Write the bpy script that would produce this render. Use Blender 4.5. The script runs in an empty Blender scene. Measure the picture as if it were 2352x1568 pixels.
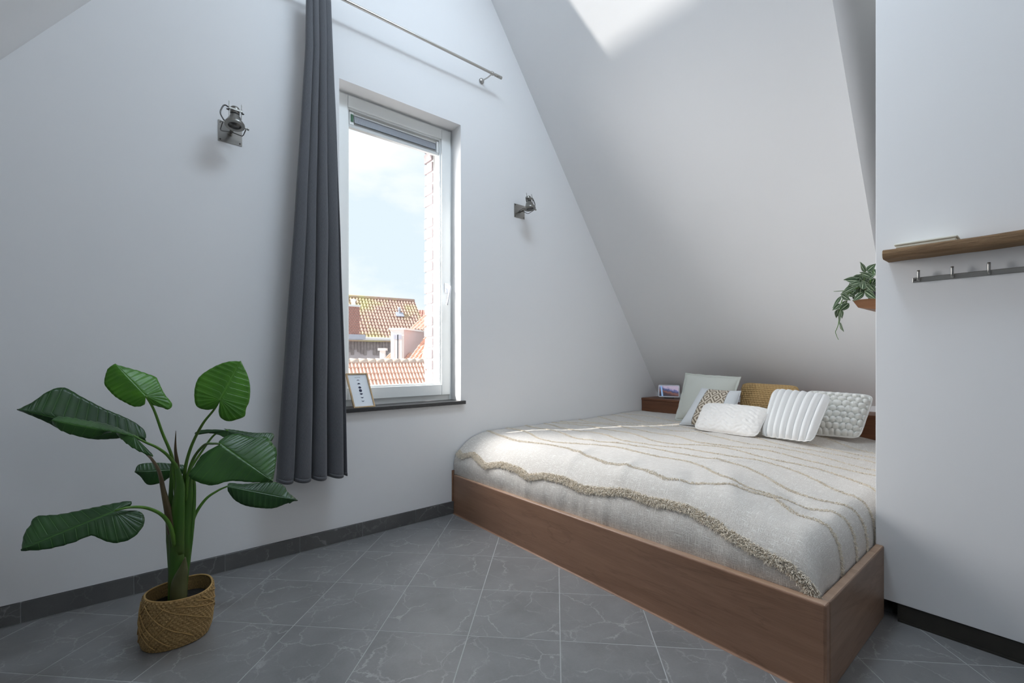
import bpy, bmesh, math, random
from mathutils import Vector, Matrix, noise
R = math.radians
random.seed(7)
scene = bpy.context.scene
C = scene.collection
# ------------------------------------------------------------------ camera
TH = R(39.6); FPX = 1050.0; HY = 822.0
ST, CT = math.sin(TH), math.cos(TH)
cam_d = bpy.data.cameras.new('camera'); cam = bpy.data.objects.new('camera', cam_d); C.objects.link(cam)
cam.location = (0, 0, 1.0); cam.rotation_euler = (R(90), 0, -TH)
cam_d.sensor_width = 36; cam_d.lens = 36*FPX/2352; cam_d.shift_y = (HY-784)/2352; cam_d.clip_start = .02; cam_d.clip_end = 300
scene.camera = cam
# ------------------------------------------------------------------ world, sun, exposure
scene.view_settings.view_transform = 'Standard'; scene.view_settings.look = 'None'
scene.view_settings.gamma = 1; scene.view_settings.use_curve_mapping = False
scene.view_settings.exposure = 0.0
scene.cycles.max_bounces = 10; scene.cycles.diffuse_bounces = 6; scene.cycles.transparent_max_bounces = 12
scene.cycles.use_denoising = True
scene.cycles.sample_clamp_indirect = 6
W = bpy.data.worlds.new('sky'); scene.world = W; W.use_nodes = True
wn = W.node_tree.nodes; wl = W.node_tree.links; wn.clear()
wo = wn.new('ShaderNodeOutputWorld'); wb = wn.new('ShaderNodeBackground'); wl.new(wb.outputs[0], wo.inputs[0])
wt = wn.new('ShaderNodeTexCoord'); wm = wn.new('ShaderNodeMapping'); wm.inputs['Scale'].default_value = (1, 1, 2.2)
wm.inputs['Location'].default_value = (.35, .1, .2)
wl.new(wt.outputs['Generated'], wm.inputs[0])
wnz = wn.new('ShaderNodeTexNoise'); wnz.inputs['Scale'].default_value = 3.2; wnz.inputs['Detail'].default_value = 6
wl.new(wm.outputs[0], wnz.inputs['Vector'])
wr = wn.new('ShaderNodeValToRGB'); wl.new(wnz.outputs['Fac'], wr.inputs[0])
wr.color_ramp.elements[0].position = .44; wr.color_ramp.elements[0].color = (.80, .93, 1.0, 1)
wr.color_ramp.elements[1].position = .64; wr.color_ramp.elements[1].color = (1.12, 1.12, 1.12, 1)
wl.new(wr.outputs[0], wb.inputs[0]); wb.inputs[1].default_value = 1.0
SUN = Vector((1.15, -.50, -1.0)).normalized()
sd = bpy.data.lights.new('sun', 'SUN'); sd.energy = 7.5; sd.angle = R(1.2); sd.color = (1, .965, .91)
so = bpy.data.objects.new('sun', sd); C.objects.link(so); so.rotation_euler = SUN.to_track_quat('-Z', 'Y').to_euler(); so.location = (-6, 6, 8)
def area(name, loc, direction, sx, sy, power, color):
    d = bpy.data.lights.new(name, 'AREA'); d.shape = 'RECTANGLE'; d.size = sx; d.size_y = sy; d.energy = power; d.color = color
    o = bpy.data.objects.new(name, d); C.objects.link(o); o.location = loc
    o.rotation_euler = Vector(direction).to_track_quat('-Z', 'Y').to_euler(); return o
area('skylight_daylight', (1.02, 1.30, 3.93), (.25, 0, -1), .42, 1.9, 12, (.60, .78, 1.0))
area('skylight_daylight_right', (1.62, 1.05, 3.80), (-.12, 0, -1), .42, 2.2, 66, (.70, .85, 1.0))
area('skylight_daylight_rear', (.9, -.9, 3.8), (.45, 0, -1), .5, 1.5, 4, (.62, .79, 1.0))
area('rear_fill', (.2, -2.40, 1.6), (.1, 1, 0.05), 1.6, 1.5, 4, (.70, .83, 1.0))  # added fill light behind the camera, the rear wall has no opening
wl_ = area('window_daylight', (.98, 3.10, 1.62), (1, -.86, -.66), .55, 1.5, 35, (.98, .975, .98)); wl_.data.spread = R(126)

# ------------------------------------------------------------------ helpers
def at(x, y, s):                       # point seen at pixel x,y of the frame, s metres deep
    a = (x-1176)/FPX
    return Vector((s*(ST+a*CT), s*(CT-a*ST), 1-(y-HY)/FPX*s))
def atY(x, y, Y):
    a = (x-1176)/FPX
    return at(x, y, Y/(CT-a*ST))
def atX(x, y, X):
    a = (x-1176)/FPX
    return at(x, y, X/(ST+a*CT))
def onplane(x, y, p, n):
    o = Vector((0, 0, 1)); d = at(x, y, 1)-o
    return o+d*((p-o).dot(n)/d.dot(n))

def tag(o, label=None, cat=None, group=None, kind=None):
    if label: o['label'] = label
    if cat: o['category'] = cat
    if group: o['group'] = group
    if kind: o['kind'] = kind
    return o
def empty(name, loc, label, cat, group=None):
    o = bpy.data.objects.new(name, None); C.objects.link(o); o.location = loc; o.empty_display_size = .05
    return tag(o, label, cat, group)
def link(name, me, m=None, parent=None, smooth=False, kind=None):
    o = bpy.data.objects.new(name, me); C.objects.link(o)
    if m is not None and not me.materials: me.materials.append(m)
    if smooth and len(me.polygons):
        me.polygons.foreach_set('use_smooth', [True]*len(me.polygons))
    if parent is not None:
        o.parent = parent; o.matrix_parent_inverse = parent.matrix_world.inverted() if parent.type != 'EMPTY' else Matrix.Translation(-Vector(parent.location))
    if kind: o['kind'] = kind
    return o
class MB:
    def __init__(s): s.v = []; s.f = []; s.uv = None
    def add(s, vs, fs):
        n = len(s.v); s.v += [tuple(v) for v in vs]; s.f += [tuple(n+i for i in f) for f in fs]
    def box(s, x0, x1, y0, y1, z0, z1):
        s.add([(x0,y0,z0),(x1,y0,z0),(x1,y1,z0),(x0,y1,z0),(x0,y0,z1),(x1,y0,z1),(x1,y1,z1),(x0,y1,z1)],
              [(0,3,2,1),(4,5,6,7),(0,1,5,4),(1,2,6,5),(2,3,7,6),(3,0,4,7)])
    def obox(s, c, ax, ay, az, hx, hy, hz):
        c = Vector(c); vs = []
        for k in (-1, 1):
            for (i, j) in ((-1,-1),(1,-1),(1,1),(-1,1)): vs.append(c+ax*(i*hx)+ay*(j*hy)+az*(k*hz))
        s.add(vs, [(0,3,2,1),(4,5,6,7),(0,1,5,4),(1,2,6,5),(2,3,7,6),(3,0,4,7)])
    def prism(s, poly, d):             # planar polygon (3-D points) extruded by vector d
        n = len(poly); p = [Vector(q) for q in poly]; d = Vector(d)
        nn = Vector((0,0,0))
        for i in range(n): nn += p[i].cross(p[(i+1) % n])
        if nn.dot(d) > 0: p.reverse()
        s.add(p+[q+d for q in p], [tuple(range(n)), tuple(range(2*n-1, n-1, -1))]+[(i, i+n, (i+1) % n+n, (i+1) % n) for i in range(n)])
    def tube(s, pts, rad, n=8, caps=True, flat=1.0, up=None, prof=None):
        pts = [Vector(p) for p in pts]; m = len(pts)
        if not isinstance(rad, (list, tuple)): rad = [rad]*m
        t0 = (pts[1]-pts[0]).normalized()
        u = Vector(up) if up else (Vector((0,0,1)) if abs(t0.z) < .9 else Vector((1,0,0)))
        u = (u-t0*u.dot(t0)).normalized(); vs = []
        for i in range(m):
            t = (pts[min(i+1, m-1)]-pts[max(i-1, 0)]).normalized()
            u = (u-t*u.dot(t)).normalized(); w = t.cross(u)
            for k in range(n):
                a = 2*math.pi*k/n
                vs.append(pts[i]+(u*math.cos(a)+w*math.sin(a)*flat)*rad[i])
        fs = [(i*n+k, i*n+(k+1) % n, (i+1)*n+(k+1) % n, (i+1)*n+k) for i in range(m-1) for k in range(n)]
        if caps: fs += [tuple(range(n-1, -1, -1)), tuple((m-1)*n+k for k in range(n))]
        s.add(vs, fs)
    def lathe(s, c, axis, prof, n=20):  # prof: list of (r, h) along axis
        axis = Vector(axis).normalized(); c = Vector(c)
        u = axis.orthogonal().normalized(); w = axis.cross(u); vs = []
        for (r, h) in prof:
            for k in range(n):
                a = 2*math.pi*k/n; vs.append(c+axis*h+(u*math.cos(a)+w*math.sin(a))*r)
        m = len(prof)
        fs = [(i*n+k, i*n+(k+1) % n, (i+1)*n+(k+1) % n, (i+1)*n+k) for i in range(m-1) for k in range(n)]
        if prof[0][0] > 1e-5: fs.append(tuple(range(n-1, -1, -1)))
        if prof[-1][0] > 1e-5: fs.append(tuple((m-1)*n+k for k in range(n)))
        s.add(vs, fs)
    def grid(s, P, nu, nv, wrap=False):
        s.add(P, [(i*nv+j, i*nv+(j+1) % nv, (i+1)*nv+(j+1) % nv, (i+1)*nv+j) for i in range(nu-1) for j in range(nv if wrap else nv-1)])
    def mesh(s, name):
        me = bpy.data.meshes.new(name); me.from_pydata(s.v, [], s.f); me.update()
        if s.uv:
            l = me.uv_layers.new(name='UVMap')
            vi = [0]*len(me.loops); me.loops.foreach_get('vertex_index', vi)
            flat = []
            for i in vi: flat += s.uv[i]
            l.data.foreach_set('uv', flat)
        return me
    def build(s, name, m, parent=None, smooth=False, kind=None, bevel=0, seg=2, solid=0, autos=False):
        o = link(name, s.mesh(name), m, parent, smooth, kind)
        if solid:
            k = o.modifiers.new('solid', 'SOLIDIFY'); k.thickness = solid; k.offset = 0
        if autos:
            me = o.data; me.polygons.foreach_set('use_smooth', [True]*len(me.polygons)); es = o.modifiers.new('edges', 'EDGE_SPLIT'); es.split_angle = R(34)
        if bevel:
            b = o.modifiers.new('bevel', 'BEVEL'); b.width = bevel; b.segments = seg; b.limit_method = 'ANGLE'; b.angle_limit = R(40)
            b.harden_normals = False
        return o
def catmull(P, n=8):
    P = [Vector(p) for p in P]; Q = [P[0]*2-P[1]]+P+[P[-1]*2-P[-2]]; out = []
    for i in range(1, len(Q)-2):
        a, b, c, d = Q[i-1:i+3]
        for k in range(n):
            t = k/n
            out.append(.5*((2*b)+(c-a)*t+(2*a-5*b+4*c-d)*t*t+(3*b-a-3*c+d)*t**3))
    out.append(P[-1]); return out
def lerp(a, b, t): return a+(b-a)*t
def interp(xs, ys, x):
    if x <= xs[0]: return ys[0]
    for i in range(len(xs)-1):
        if x <= xs[i+1]: return lerp(ys[i], ys[i+1], (x-xs[i])/(xs[i+1]-xs[i]))
    return ys[-1]

# ------------------------------------------------------------------ materials
class NM:
    def __init__(s, name):
        s.m = bpy.data.materials.new(name); s.m.use_nodes = True; s.t = s.m.node_tree; s.n = s.t.nodes; s.n.clear()
        s.out = s.n.new('ShaderNodeOutputMaterial'); s.b = s.n.new('ShaderNodeBsdfPrincipled'); s.t.links.new(s.b.outputs[0], s.out.inputs[0])
        s.tc = s.n.new('ShaderNodeTexCoord')
    def L(s, a, b): s.t.links.new(a, b)
    def N(s, t, **kw):
        n = s.n.new(t)
        for k, v in kw.items():
            if k in n.inputs: 
                if hasattr(v, 'links') or isinstance(v, bpy.types.NodeSocket): s.L(v, n.inputs[k])
                else: n.inputs[k].default_value = v
            else: setattr(n, k, v)
        return n
    def map(s, src='Object', scale=(1,1,1), rot=(0,0,0), loc=(0,0,0)):
        n = s.N('ShaderNodeMapping'); n.inputs['Scale'].default_value = scale; n.inputs['Rotation'].default_value = rot; n.inputs['Location'].default_value = loc
        s.L(s.tc.outputs[src] if isinstance(src, str) else src, n.inputs[0]); return n.outputs[0]
    def noise(s, vec, scale, detail=3, rough=.5, dist=0):
        n = s.N('ShaderNodeTexNoise'); s.L(vec, n.inputs['Vector']); n.inputs['Scale'].default_value = scale; n.inputs['Detail'].default_value = detail
        n.inputs['Roughness'].default_value = rough; n.inputs['Distortion'].default_value = dist; return n.outputs['Fac']
    def ramp(s, fac, stops):
        n = s.N('ShaderNodeValToRGB'); s.L(fac, n.inputs[0]); e = n.color_ramp.elements
        while len(e) < len(stops): e.new(.5)
        for k, (p, c) in enumerate(stops):
            e[k].position = p; e[k].color = (c, c, c, 1) if not isinstance(c, (tuple, list)) else (*c, 1)
        return n.outputs[0]
    def math(s, op, a, b=None):
        n = s.N('ShaderNodeMath'); n.operation = op
        for i, v in enumerate((a, b)):
            if v is None: continue
            if isinstance(v, (int, float)): n.inputs[i].default_value = v
            else: s.L(v, n.inputs[i])
        return n.outputs[0]
    def mix(s, fac, a, b, mode='MIX'):
        n = s.N('ShaderNodeMix'); n.data_type = 'RGBA'; n.blend_type = mode
        for i, v in ((0, fac), (6, a), (7, b)):
            if isinstance(v, (int, float)): n.inputs[i].default_value = v
            elif isinstance(v, tuple): n.inputs[i].default_value = (*v, 1)
            else: s.L(v, n.inputs[i])
        return n.outputs[2]
    def col(s, v):
        if isinstance(v, tuple): s.b.inputs['Base Color'].default_value = (*v, 1)
        else: s.L(v, s.b.inputs['Base Color'])
    def rough(s, v):
        if isinstance(v, (int, float)): s.b.inputs['Roughness'].default_value = v
        else: s.L(v, s.b.inputs['Roughness'])
    def bump(s, h, strength=.3, dist=.01):
        n = s.N('ShaderNodeBump'); n.inputs['Strength'].default_value = strength; n.inputs['Distance'].default_value = dist
        s.L(h, n.inputs['Height']); s.L(n.outputs[0], s.b.inputs['Normal'])
    def sep(s, v):
        n = s.N('ShaderNodeSeparateXYZ'); s.L(v, n.inputs[0]); return n.outputs
def simple(name, col, rough=.6, metal=0, nscale=0, namp=.1, bscale=0, bstr=.2, bdist=.002, sheen=0, stretch=(1,1,1)):
    k = NM(name); k.rough(rough); k.b.inputs['Metallic'].default_value = metal
    if nscale:
        f = k.noise(k.map(scale=stretch), nscale, 4)
        k.col(k.mix(f, tuple(c*(1-namp) for c in col), tuple(min(1, c*(1+namp)) for c in col)))
    else: k.col(col)
    if bscale: k.bump(k.noise(k.map(scale=stretch), bscale, 4), bstr, bdist)
    if sheen: k.b.inputs['Sheen Weight'].default_value = sheen
    return k.m
M = {}
M['wall'] = simple('plaster_white', (.83, .825, .825), .75, nscale=1.5, namp=.012, bscale=60, bstr=.08, bdist=.001)
M['rear'] = simple('rear_absorber', (.36, .355, .35), .7, nscale=1.5, namp=.03)  # dark tone added on unseen walls to soak up bounced light
M['frame_white'] = simple('window_white', (.82, .84, .83), .35, nscale=3, namp=.01)
def tile_mat(name, base, bright):
    k = NM(name)
    oi = k.N('ShaderNodeObjectInfo'); g = k.N('ShaderNodeNewGeometry')
    off = k.N('ShaderNodeVectorMath'); off.operation = 'SCALE'; cx = k.N('ShaderNodeCombineXYZ')
    for i in range(3): k.L(oi.outputs['Random'], cx.inputs[i])
    k.L(cx.outputs[0], off.inputs[0]); off.inputs['Scale'].default_value = 37
    ad = k.N('ShaderNodeVectorMath'); ad.operation = 'ADD'; k.L(g.outputs['Position'], ad.inputs[0]); k.L(off.outputs[0], ad.inputs[1])
    v = ad.outputs[0]
    dn = k.N('ShaderNodeTexNoise'); k.L(v, dn.inputs['Vector']); dn.inputs['Scale'].default_value = 9; dn.inputs['Detail'].default_value = 6; dn.inputs['Roughness'].default_value = .65
    ds = k.N('ShaderNodeVectorMath'); ds.operation = 'SCALE'; k.L(dn.outputs['Color'], ds.inputs[0]); ds.inputs['Scale'].default_value = .11
    a2 = k.N('ShaderNodeVectorMath'); a2.operation = 'ADD'; k.L(v, a2.inputs[0]); k.L(ds.outputs[0], a2.inputs[1])
    def vein(sc, w, m0, m1):
        vo = k.N('ShaderNodeTexVoronoi'); vo.feature = 'DISTANCE_TO_EDGE'; k.L(a2.outputs[0], vo.inputs['Vector']); vo.inputs['Scale'].default_value = sc
        l = k.ramp(vo.outputs['Distance'], [(0, 1.0), (w, 0.0)])
        msk = k.ramp(k.noise(v, 6+sc*.3, 2), [(m0, 0.0), (m1, 1.0)])
        return k.math('MULTIPLY', l, msk)
    vv = k.math('MAXIMUM', vein(5, .020, .40, .60), k.math('MULTIPLY', vein(11, .026, .46, .64), .65))
    clo = k.noise(v, 5, 5, .6); fine = k.noise(v, 140, 3, .7)
    b = k.mix(k.ramp(clo, [(.3, 0.0), (.7, 1.0)]), tuple(c*.86 for c in base), tuple(c*1.16 for c in base))
    b = k.mix(.22, b, k.mix(fine, (.02, .02, .02), (.5, .5, .5)), 'OVERLAY')
    k.col(k.mix(k.math('MULTIPLY', vv, bright), b, (.36, .355, .35)))
    k.rough(k.mix(fine, (.27, .27, .27), (.42, .42, .42))); k.bump(fine, .12, .001)
    return k.m
M['tile'] = tile_mat('floor_tile_grey', (.225, .222, .222), .85)
M['tile_base'] = tile_mat('baseboard_tile_grey', (.125, .123, .120), .5)
M['grout'] = simple('grout', (.40, .40, .395), .9, nscale=40, namp=.15)
def wood(name, dark, light, axis, rough=.45, scale=1.0, stain=None, bump=.15, bd=.002):
    k = NM(name); sc = [14, 14, 14]; sc[axis] = 1.0
    sc = tuple(c*scale for c in sc)
    v = k.map(scale=sc)
    g1 = k.noise(v, 2.0, 8, .6, .6); g2 = k.noise(v, 14, 4, .6, .2)
    c = k.mix(k.ramp(g1, [(.3, 0.0), (.7, 1.0)]), dark, light)
    c = k.mix(.28, c, k.mix(g2, tuple(x*.6 for x in dark), tuple(min(1, x*1.35) for x in light)))
    big = k.noise(k.map(scale=(1.6, 1.6, 3)), 1.6, 3)
    c = k.mix(k.ramp(big, [(.35, 0.0), (.75, .45)]), c, stain or tuple(x*.6 for x in dark))
    sl = [5, 5, 5]; sl[axis] = .7
    st = k.ramp(k.noise(k.map(scale=tuple(sl), loc=(3, 1, 2)), 1.3, 5, .55, .8), [(.485, 0.0), (.5, .55), (.515, 0.0)])
    c = k.mix(k.math('MULTIPLY', st, .5), c, tuple(x*.5 for x in dark))
    k.col(c); k.rough(rough); k.bump(g2, bump, bd); return k.m
M['oak_y'] = wood('bed_oak_long', (.23, .120, .070), (.36, .205, .13), 1, stain=(.26, .15, .10))
M['oak_x'] = wood('bed_oak_end', (.20, .115, .072), (.31, .19, .125), 0, stain=(.17, .13, .105))
M['oak_top_lit'] = wood('bed_oak_lit_edge', (.34, .20, .125), (.50, .33, .22), 1, stain=(.26, .22, .20))  # paler oak for board tops, light from above put into the colour
M['head'] = wood('headboard_wood', (.13, .045, .018), (.24, .095, .04), 1)
M['plank'] = wood('rough_plank', (.17, .088, .036), (.52, .32, .16), 1, rough=.8, scale=2.2, bump=1.0, bd=.008, stain=(.20, .14, .09))
M['tray_wood'] = wood('tray_wood', (.20, .085, .035), (.34, .16, .075), 1)
M['pine'] = wood('frame_wood', (.42, .28, .14), (.58, .42, .24), 2, rough=.5, scale=2)
M['steel'] = simple('brushed_steel', (.36, .35, .33), .32, 1, nscale=6, namp=.12, stretch=(1, 1, 14))
M['lamp_steel'] = simple('lamp_steel', (.24, .23, .21), .30, 1)
M['steel_bright'] = simple('polished_steel', (.62, .61, .58), .22, 1)
M['steel_dark'] = simple('dark_steel', (.11, .105, .10), .35, 1)
M['nickel'] = simple('satin_nickel', (.50, .485, .46), .28, 1)
M['black'] = simple('black_void', (.01, .01, .01), .6)
M['plinth'] = simple('plinth_bronze', (.045, .040, .033), .35, .3, nscale=20, namp=.3)
M['stone'] = simple('sill_stone', (.030, .030, .032), .35, nscale=90, namp=.6)
def glass_mat(name, refl=.06):
    k = NM(name); k.n.remove(k.b); tr = k.N('ShaderNodeBsdfTransparent'); gl = k.N('ShaderNodeBsdfGlossy'); gl.inputs['Roughness'].default_value = .02
    lw = k.N('ShaderNodeLayerWeight'); lw.inputs[0].default_value = .08
    mx = k.N('ShaderNodeMixShader'); k.L(k.math('MULTIPLY', lw.outputs['Fresnel'], .5), mx.inputs[0]); k.L(tr.outputs[0], mx.inputs[1]); k.L(gl.outputs[0], mx.inputs[2]); k.L(mx.outputs[0], k.out.inputs[0]); return k.m
M['glass'] = glass_mat('window_glass')
def curtain_mat():
    k = NM('curtain_cloth'); v = k.map('UV', (1, 1, 1))
    a = k.noise(k.map('UV', (900, 60, 1)), 1, 2); b = k.noise(k.map('UV', (60, 1400, 1)), 1, 2)
    w = k.math('MULTIPLY', k.math('ADD', a, b), .5)
    k.col(k.mix(k.ramp(w, [(.35, 0.0), (.65, 1.0)]), (.060, .062, .070), (.135, .138, .152))); k.rough(.9)
    k.b.inputs['Sheen Weight'].default_value = .25; k.bump(w, .25, .002); return k.m
M['curtain'] = curtain_mat()
def spread_mat():
    k = NM('bedspread_cotton')
    a = k.noise(k.map('UV', (26, 420, 1)), 1, 1, .5); b = k.noise(k.map('UV', (420, 28, 1)), 1, 1, .5)
    sa = k.ramp(a, [(.61, 0.0), (.69, 1.0)]); sb = k.ramp(b, [(.61, 0.0), (.69, 1.0)])
    sl = k.math('MAXIMUM', sa, sb)
    f = k.noise(k.map('UV', (260, 260, 1)), 1, 2, .6)
    base = k.mix(k.ramp(f, [(.3, 0.0), (.7, 1.0)]), (.50, .455, .405), (.78, .73, .675))
    k.col(k.mix(sl, base, (.90, .87, .81))); k.rough(.95)
    k.b.inputs['Sheen Weight'].default_value = .2
    k.bump(k.math('ADD', k.math('MULTIPLY', sl, .7), f), .45, .003); return k.m
M['spread'] = spread_mat()
M['tuft'] = simple('tuft_yarn', (.82, .74, .62), .95, nscale=70, namp=.12)
M['mattress'] = simple('mattress_cloth', (.6, .6, .58), .9)
def fabric(name, col, sc=300, amp=.12, bs=.3, sheen=.3):
    k = NM(name); f = k.noise(k.map('UV', (sc, sc, 1)), 1, 3, .6)
    k.col(k.mix(f, tuple(c*(1-amp) for c in col), tuple(min(1, c*(1+amp)) for c in col))); k.rough(.95); k.b.inputs['Sheen Weight'].default_value = sheen; k.bump(f, bs, .003); return k.m
M['sage'] = fabric('linen_sage', (.68, .69, .62), 260)
M['offwhite'] = fabric('cotton_offwhite', (.80, .81, .82), 260)
M['fluffy'] = fabric('chenille_white', (.89, .86, .82), 120, .08, .6)
M['ribbed'] = fabric('plush_white', (.89, .885, .87), 160, .07, .6)
M['knit'] = fabric('knit_white', (.88, .88, .84), 160, .07, .6)
def diamond_mat():
    k = NM('diamond_band'); u, v, _ = k.sep(k.map('UV', (1, 1, 1)))
    def tri(x, n):
        fr = k.math('FRACT', k.math('MULTIPLY', x, n)); return k.math('ABSOLUTE', k.math('SUBTRACT', fr, .5))
    d = k.math('ADD', tri(u, 4.4), tri(v, 3.6))        # 0..1 lozenge distance
    st = k.math('FRACT', k.math('MULTIPLY', d, 3.0)); line = k.ramp(st, [(0.0, 1.0), (.40, 1.0), (.46, 0.0), (1.0, 0.0)])
    band = k.math('MULTIPLY', k.math('GREATER_THAN', u, .24), k.math('LESS_THAN', u, .76))
    edge = k.math('LESS_THAN', k.math('ABSOLUTE', k.math('SUBTRACT', k.math('ABSOLUTE', k.math('SUBTRACT', u, .5)), .26)), .006)
    pat = k.mix(line, (.66, .58, .47), (.21, .165, .12))
    c = k.mix(band, (.70, .715, .72), pat); c = k.mix(edge, c, (.25, .24, .22)); k.col(c); k.rough(.95)
    f = k.noise(k.map('UV', (260, 260, 1)), 1, 3, .6); k.bump(f, .3, .002); return k.m
M['diamond'] = diamond_mat()
def jute_mat():
    k = NM('jute_braid'); f = k.noise(k.map('UV', (34, 38, 1)), 1, 4, .75, .5)
    f2 = k.noise(k.map('UV', (160, 130, 1)), 1, 3)
    c = k.mix(k.ramp(f, [(.3, 0.0), (.7, 1.0)]), (.40, .21, .065), (.78, .54, .24)); c = k.mix(.4, c, k.mix(f2, (.16, .075, .02), (.85, .65, .35)))
    k.col(c); k.rough(.85); k.bump(f2, .6, .004); return k.m
M['jute'] = jute_mat()
def basket_mat():
    k = NM('seagrass'); f = k.noise(k.map('UV', (220, 26, 1)), 1, 4, .7, .3); g = k.noise(k.map('UV', (8, 6, 1)), 1, 3)
    c = k.mix(k.ramp(f, [(.3, 0.0), (.7, 1.0)]), (.16, .085, .025), (.60, .40, .165)); c = k.mix(k.ramp(g, [(.4, 0.0), (.7, .5)]), c, (.34, .21, .075))
    k.col(c); k.rough(.7); k.bump(f, .5, .003); return k.m
M['basket'] = basket_mat()
M['strand'] = simple('seagrass_strand', (.42, .26, .09), .6, nscale=60, namp=.25)
M['soil'] = simple('soil', (.012, .009, .007), .95, bscale=60, bstr=.8, bdist=.01)
def leaf_mat(name, dark, light, vein, vs=15):
    k = NM(name); u, v, _ = k.sep(k.map('UV', (1, 1, 1)))      # u along midrib, v across -1..1 (shifted 0..1)
    vn = k.noise(k.map('UV', (3, 2, 1)), 1, 2)
    fr = k.math('ABSOLUTE', k.math('SUBTRACT', k.math('FRACT', k.math('MULTIPLY', u, vs)), .5))
    side = k.ramp(fr, [(.0, 1.0), (.07, 0.0)])
    mid = k.ramp(k.math('ABSOLUTE', k.math('SUBTRACT', v, .5)), [(.0, 1.0), (.022, 0.0)])
    vv = k.math('MAXIMUM', mid, k.math('MULTIPLY', side, .55))
    base = k.mix(k.ramp(vn, [(.3, 0.0), (.7, 1.0)]), dark, light)
    k.col(k.mix(k.math('MULTIPLY', vv, .7), base, vein)); k.rough(.38)
    k.bump(k.math('MULTIPLY', vv, -1), .4, .004)
    k.b.inputs['Subsurface Weight'].default_value = 0
    return k.m
M['leaf_bright'] = leaf_mat('leaf_bright', (.032, .135, .003), (.065, .23, .006), (.09, .27, .02))
M['leaf_dark'] = leaf_mat('leaf_dark', (.007, .040, .006), (.016, .070, .009), (.055, .17, .02))
M['leaf_mid'] = leaf_mat('leaf_mid', (.012, .062, .007), (.027, .110, .010), (.07, .20, .02))
def stem_mat(name, a, b):
    k = NM(name); f = k.noise(k.map(scale=(60, 60, 5)), 1, 4); g = k.noise(k.map(scale=(9, 9, 5)), 1, 2)
    c = k.mix(f, a, b); k.col(k.mix(k.ramp(g, [(.5, 0.0), (.7, .5)]), c, (.075, .055, .015))); k.rough(.45); return k.m
M['stem'] = stem_mat('plant_stem', (.045, .14, .010), (.11, .25, .025))
M['sheath'] = stem_mat('plant_sheath', (.022, .085, .005), (.06, .16, .012))
M['brown'] = stem_mat('plant_brown', (.075, .04, .018), (.11, .085, .03))
M['olive'] = stem_mat('plant_olive', (.06, .065, .02), (.115, .115, .04))
def varie_mat():
    k = NM('variegated_leaf'); u, v, _ = k.sep(k.map('UV', (1, 1, 1)))
    d = k.math('ABSOLUTE', k.math('SUBTRACT', v, .5))
    n = k.noise(k.map('UV', (3, 14, 1)), 1, 3); d2 = k.math('ADD', d, k.math('MULTIPLY', k.math('SUBTRACT', n, .5), .16))
    s = k.ramp(d2, [(.0, .55), (.07, .8), (.10, 0.0), (.27, 0.0), (.31, .55), (.36, 0.0), (.42, 0.0), (.47, .5)])
    k.col(k.mix(s, (.014, .055, .012), (.62, .72, .48))); k.rough(.4); return k.m
M['varie'] = varie_mat()
M['pot'] = simple('dark_pot', (.012, .014, .022), .5)
M['paper'] = simple('paper', (.74, .78, .82), .6)
M['ink'] = simple('ink_navy', (.022, .024, .06), .7, nscale=500, namp=.8)
M['cream'] = simple('cream_plastic', (.78, .76, .66), .45)
M['plastic'] = simple('white_plastic', (.75, .77, .82), .4)
M['grey_cloth'] = simple('grey_cloth', (.20, .21, .22), .9)
def screen_mat():
    k = NM('display_screen'); u, v, _ = k.sep(k.map('UV', (1, 1, 1)))
    n = k.noise(k.map('UV', (5, 4, 1)), 1, 5, .6, .4)
    h = k.math('ADD', k.math('ADD', v, k.math('MULTIPLY', u, .45)), k.math('MULTIPLY', k.math('SUBTRACT', n, .5), .55))
    c = k.ramp(h, [(.1, (.02, .025, .05)), (.42, (.07, .04, .045)), (.60, (.22, .10, .08)), (.72, (.05, .06, .13)), (.9, (.14, .15, .32)), (1.15, (.45, .38, .50))])
    fall = k.math('LESS_THAN', k.math('ABSOLUTE', k.math('SUBTRACT', u, k.math('SUBTRACT', .16, k.math('MULTIPLY', v, .07)))), .045)
    c = k.mix(fall, c, (.25, .40, .66))
    k.col((.01, .01, .01)); k.rough(.15); k.L(c, k.b.inputs['Emission Color']); k.b.inputs['Emission Strength'].default_value = .85; return k.m
M['screen'] = screen_mat()
def grille_mat():
    k = NM('perforated_grille'); u, v, _ = k.sep(k.map('UV', (1, 1, 1)))
    vo = k.N('ShaderNodeTexVoronoi'); vo.inputs['Randomness'].default_value = 0
    k.L(k.map('UV', (120, 14, 1)), vo.inputs['Vector']); vo.inputs['Scale'].default_value = 1
    d = k.ramp(vo.outputs['Distance'], [(.30, 0.0), (.42, 1.0)]); k.col(k.mix(d, (.04, .045, .06), (.42, .44, .48))); k.rough(.5); return k.m
M['grille'] = grille_mat()
M['pcb'] = simple('green_inner', (.02, .10, .04), .5)
def ext(name, a, b, sc=6, rough=.85, stain=None, sstops=None):
    k = NM(name); f = k.noise(k.map(), sc, 5, .6); c = k.mix(f, a, b)
    if stain: c = k.mix(k.ramp(k.noise(k.map(scale=(.5, .5, .5)), 1.0, 3), sstops), c, stain)
    k.col(c); k.rough(rough); return k.m
M['pantile'] = ext('roof_orange', (.68, .38, .28), (.90, .66, .56), 9)
M['pantile_ridge'] = ext('roof_ridge', (.52, .40, .34), (.80, .70, .62), 8)
M['pantile_old'] = ext('roof_mossy', (.40, .26, .22), (.70, .50, .42), 5, stain=(.58, .55, .26), sstops=[(.50, 0.0), (.66, .8)])
M['brick'] = ext('brick_red', (.40, .19, .16), (.60, .33, .28), 10)
M['brick_pale'] = ext('brick_pale', (.22, .18, .19), (.42, .36, .36), 18)
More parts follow.
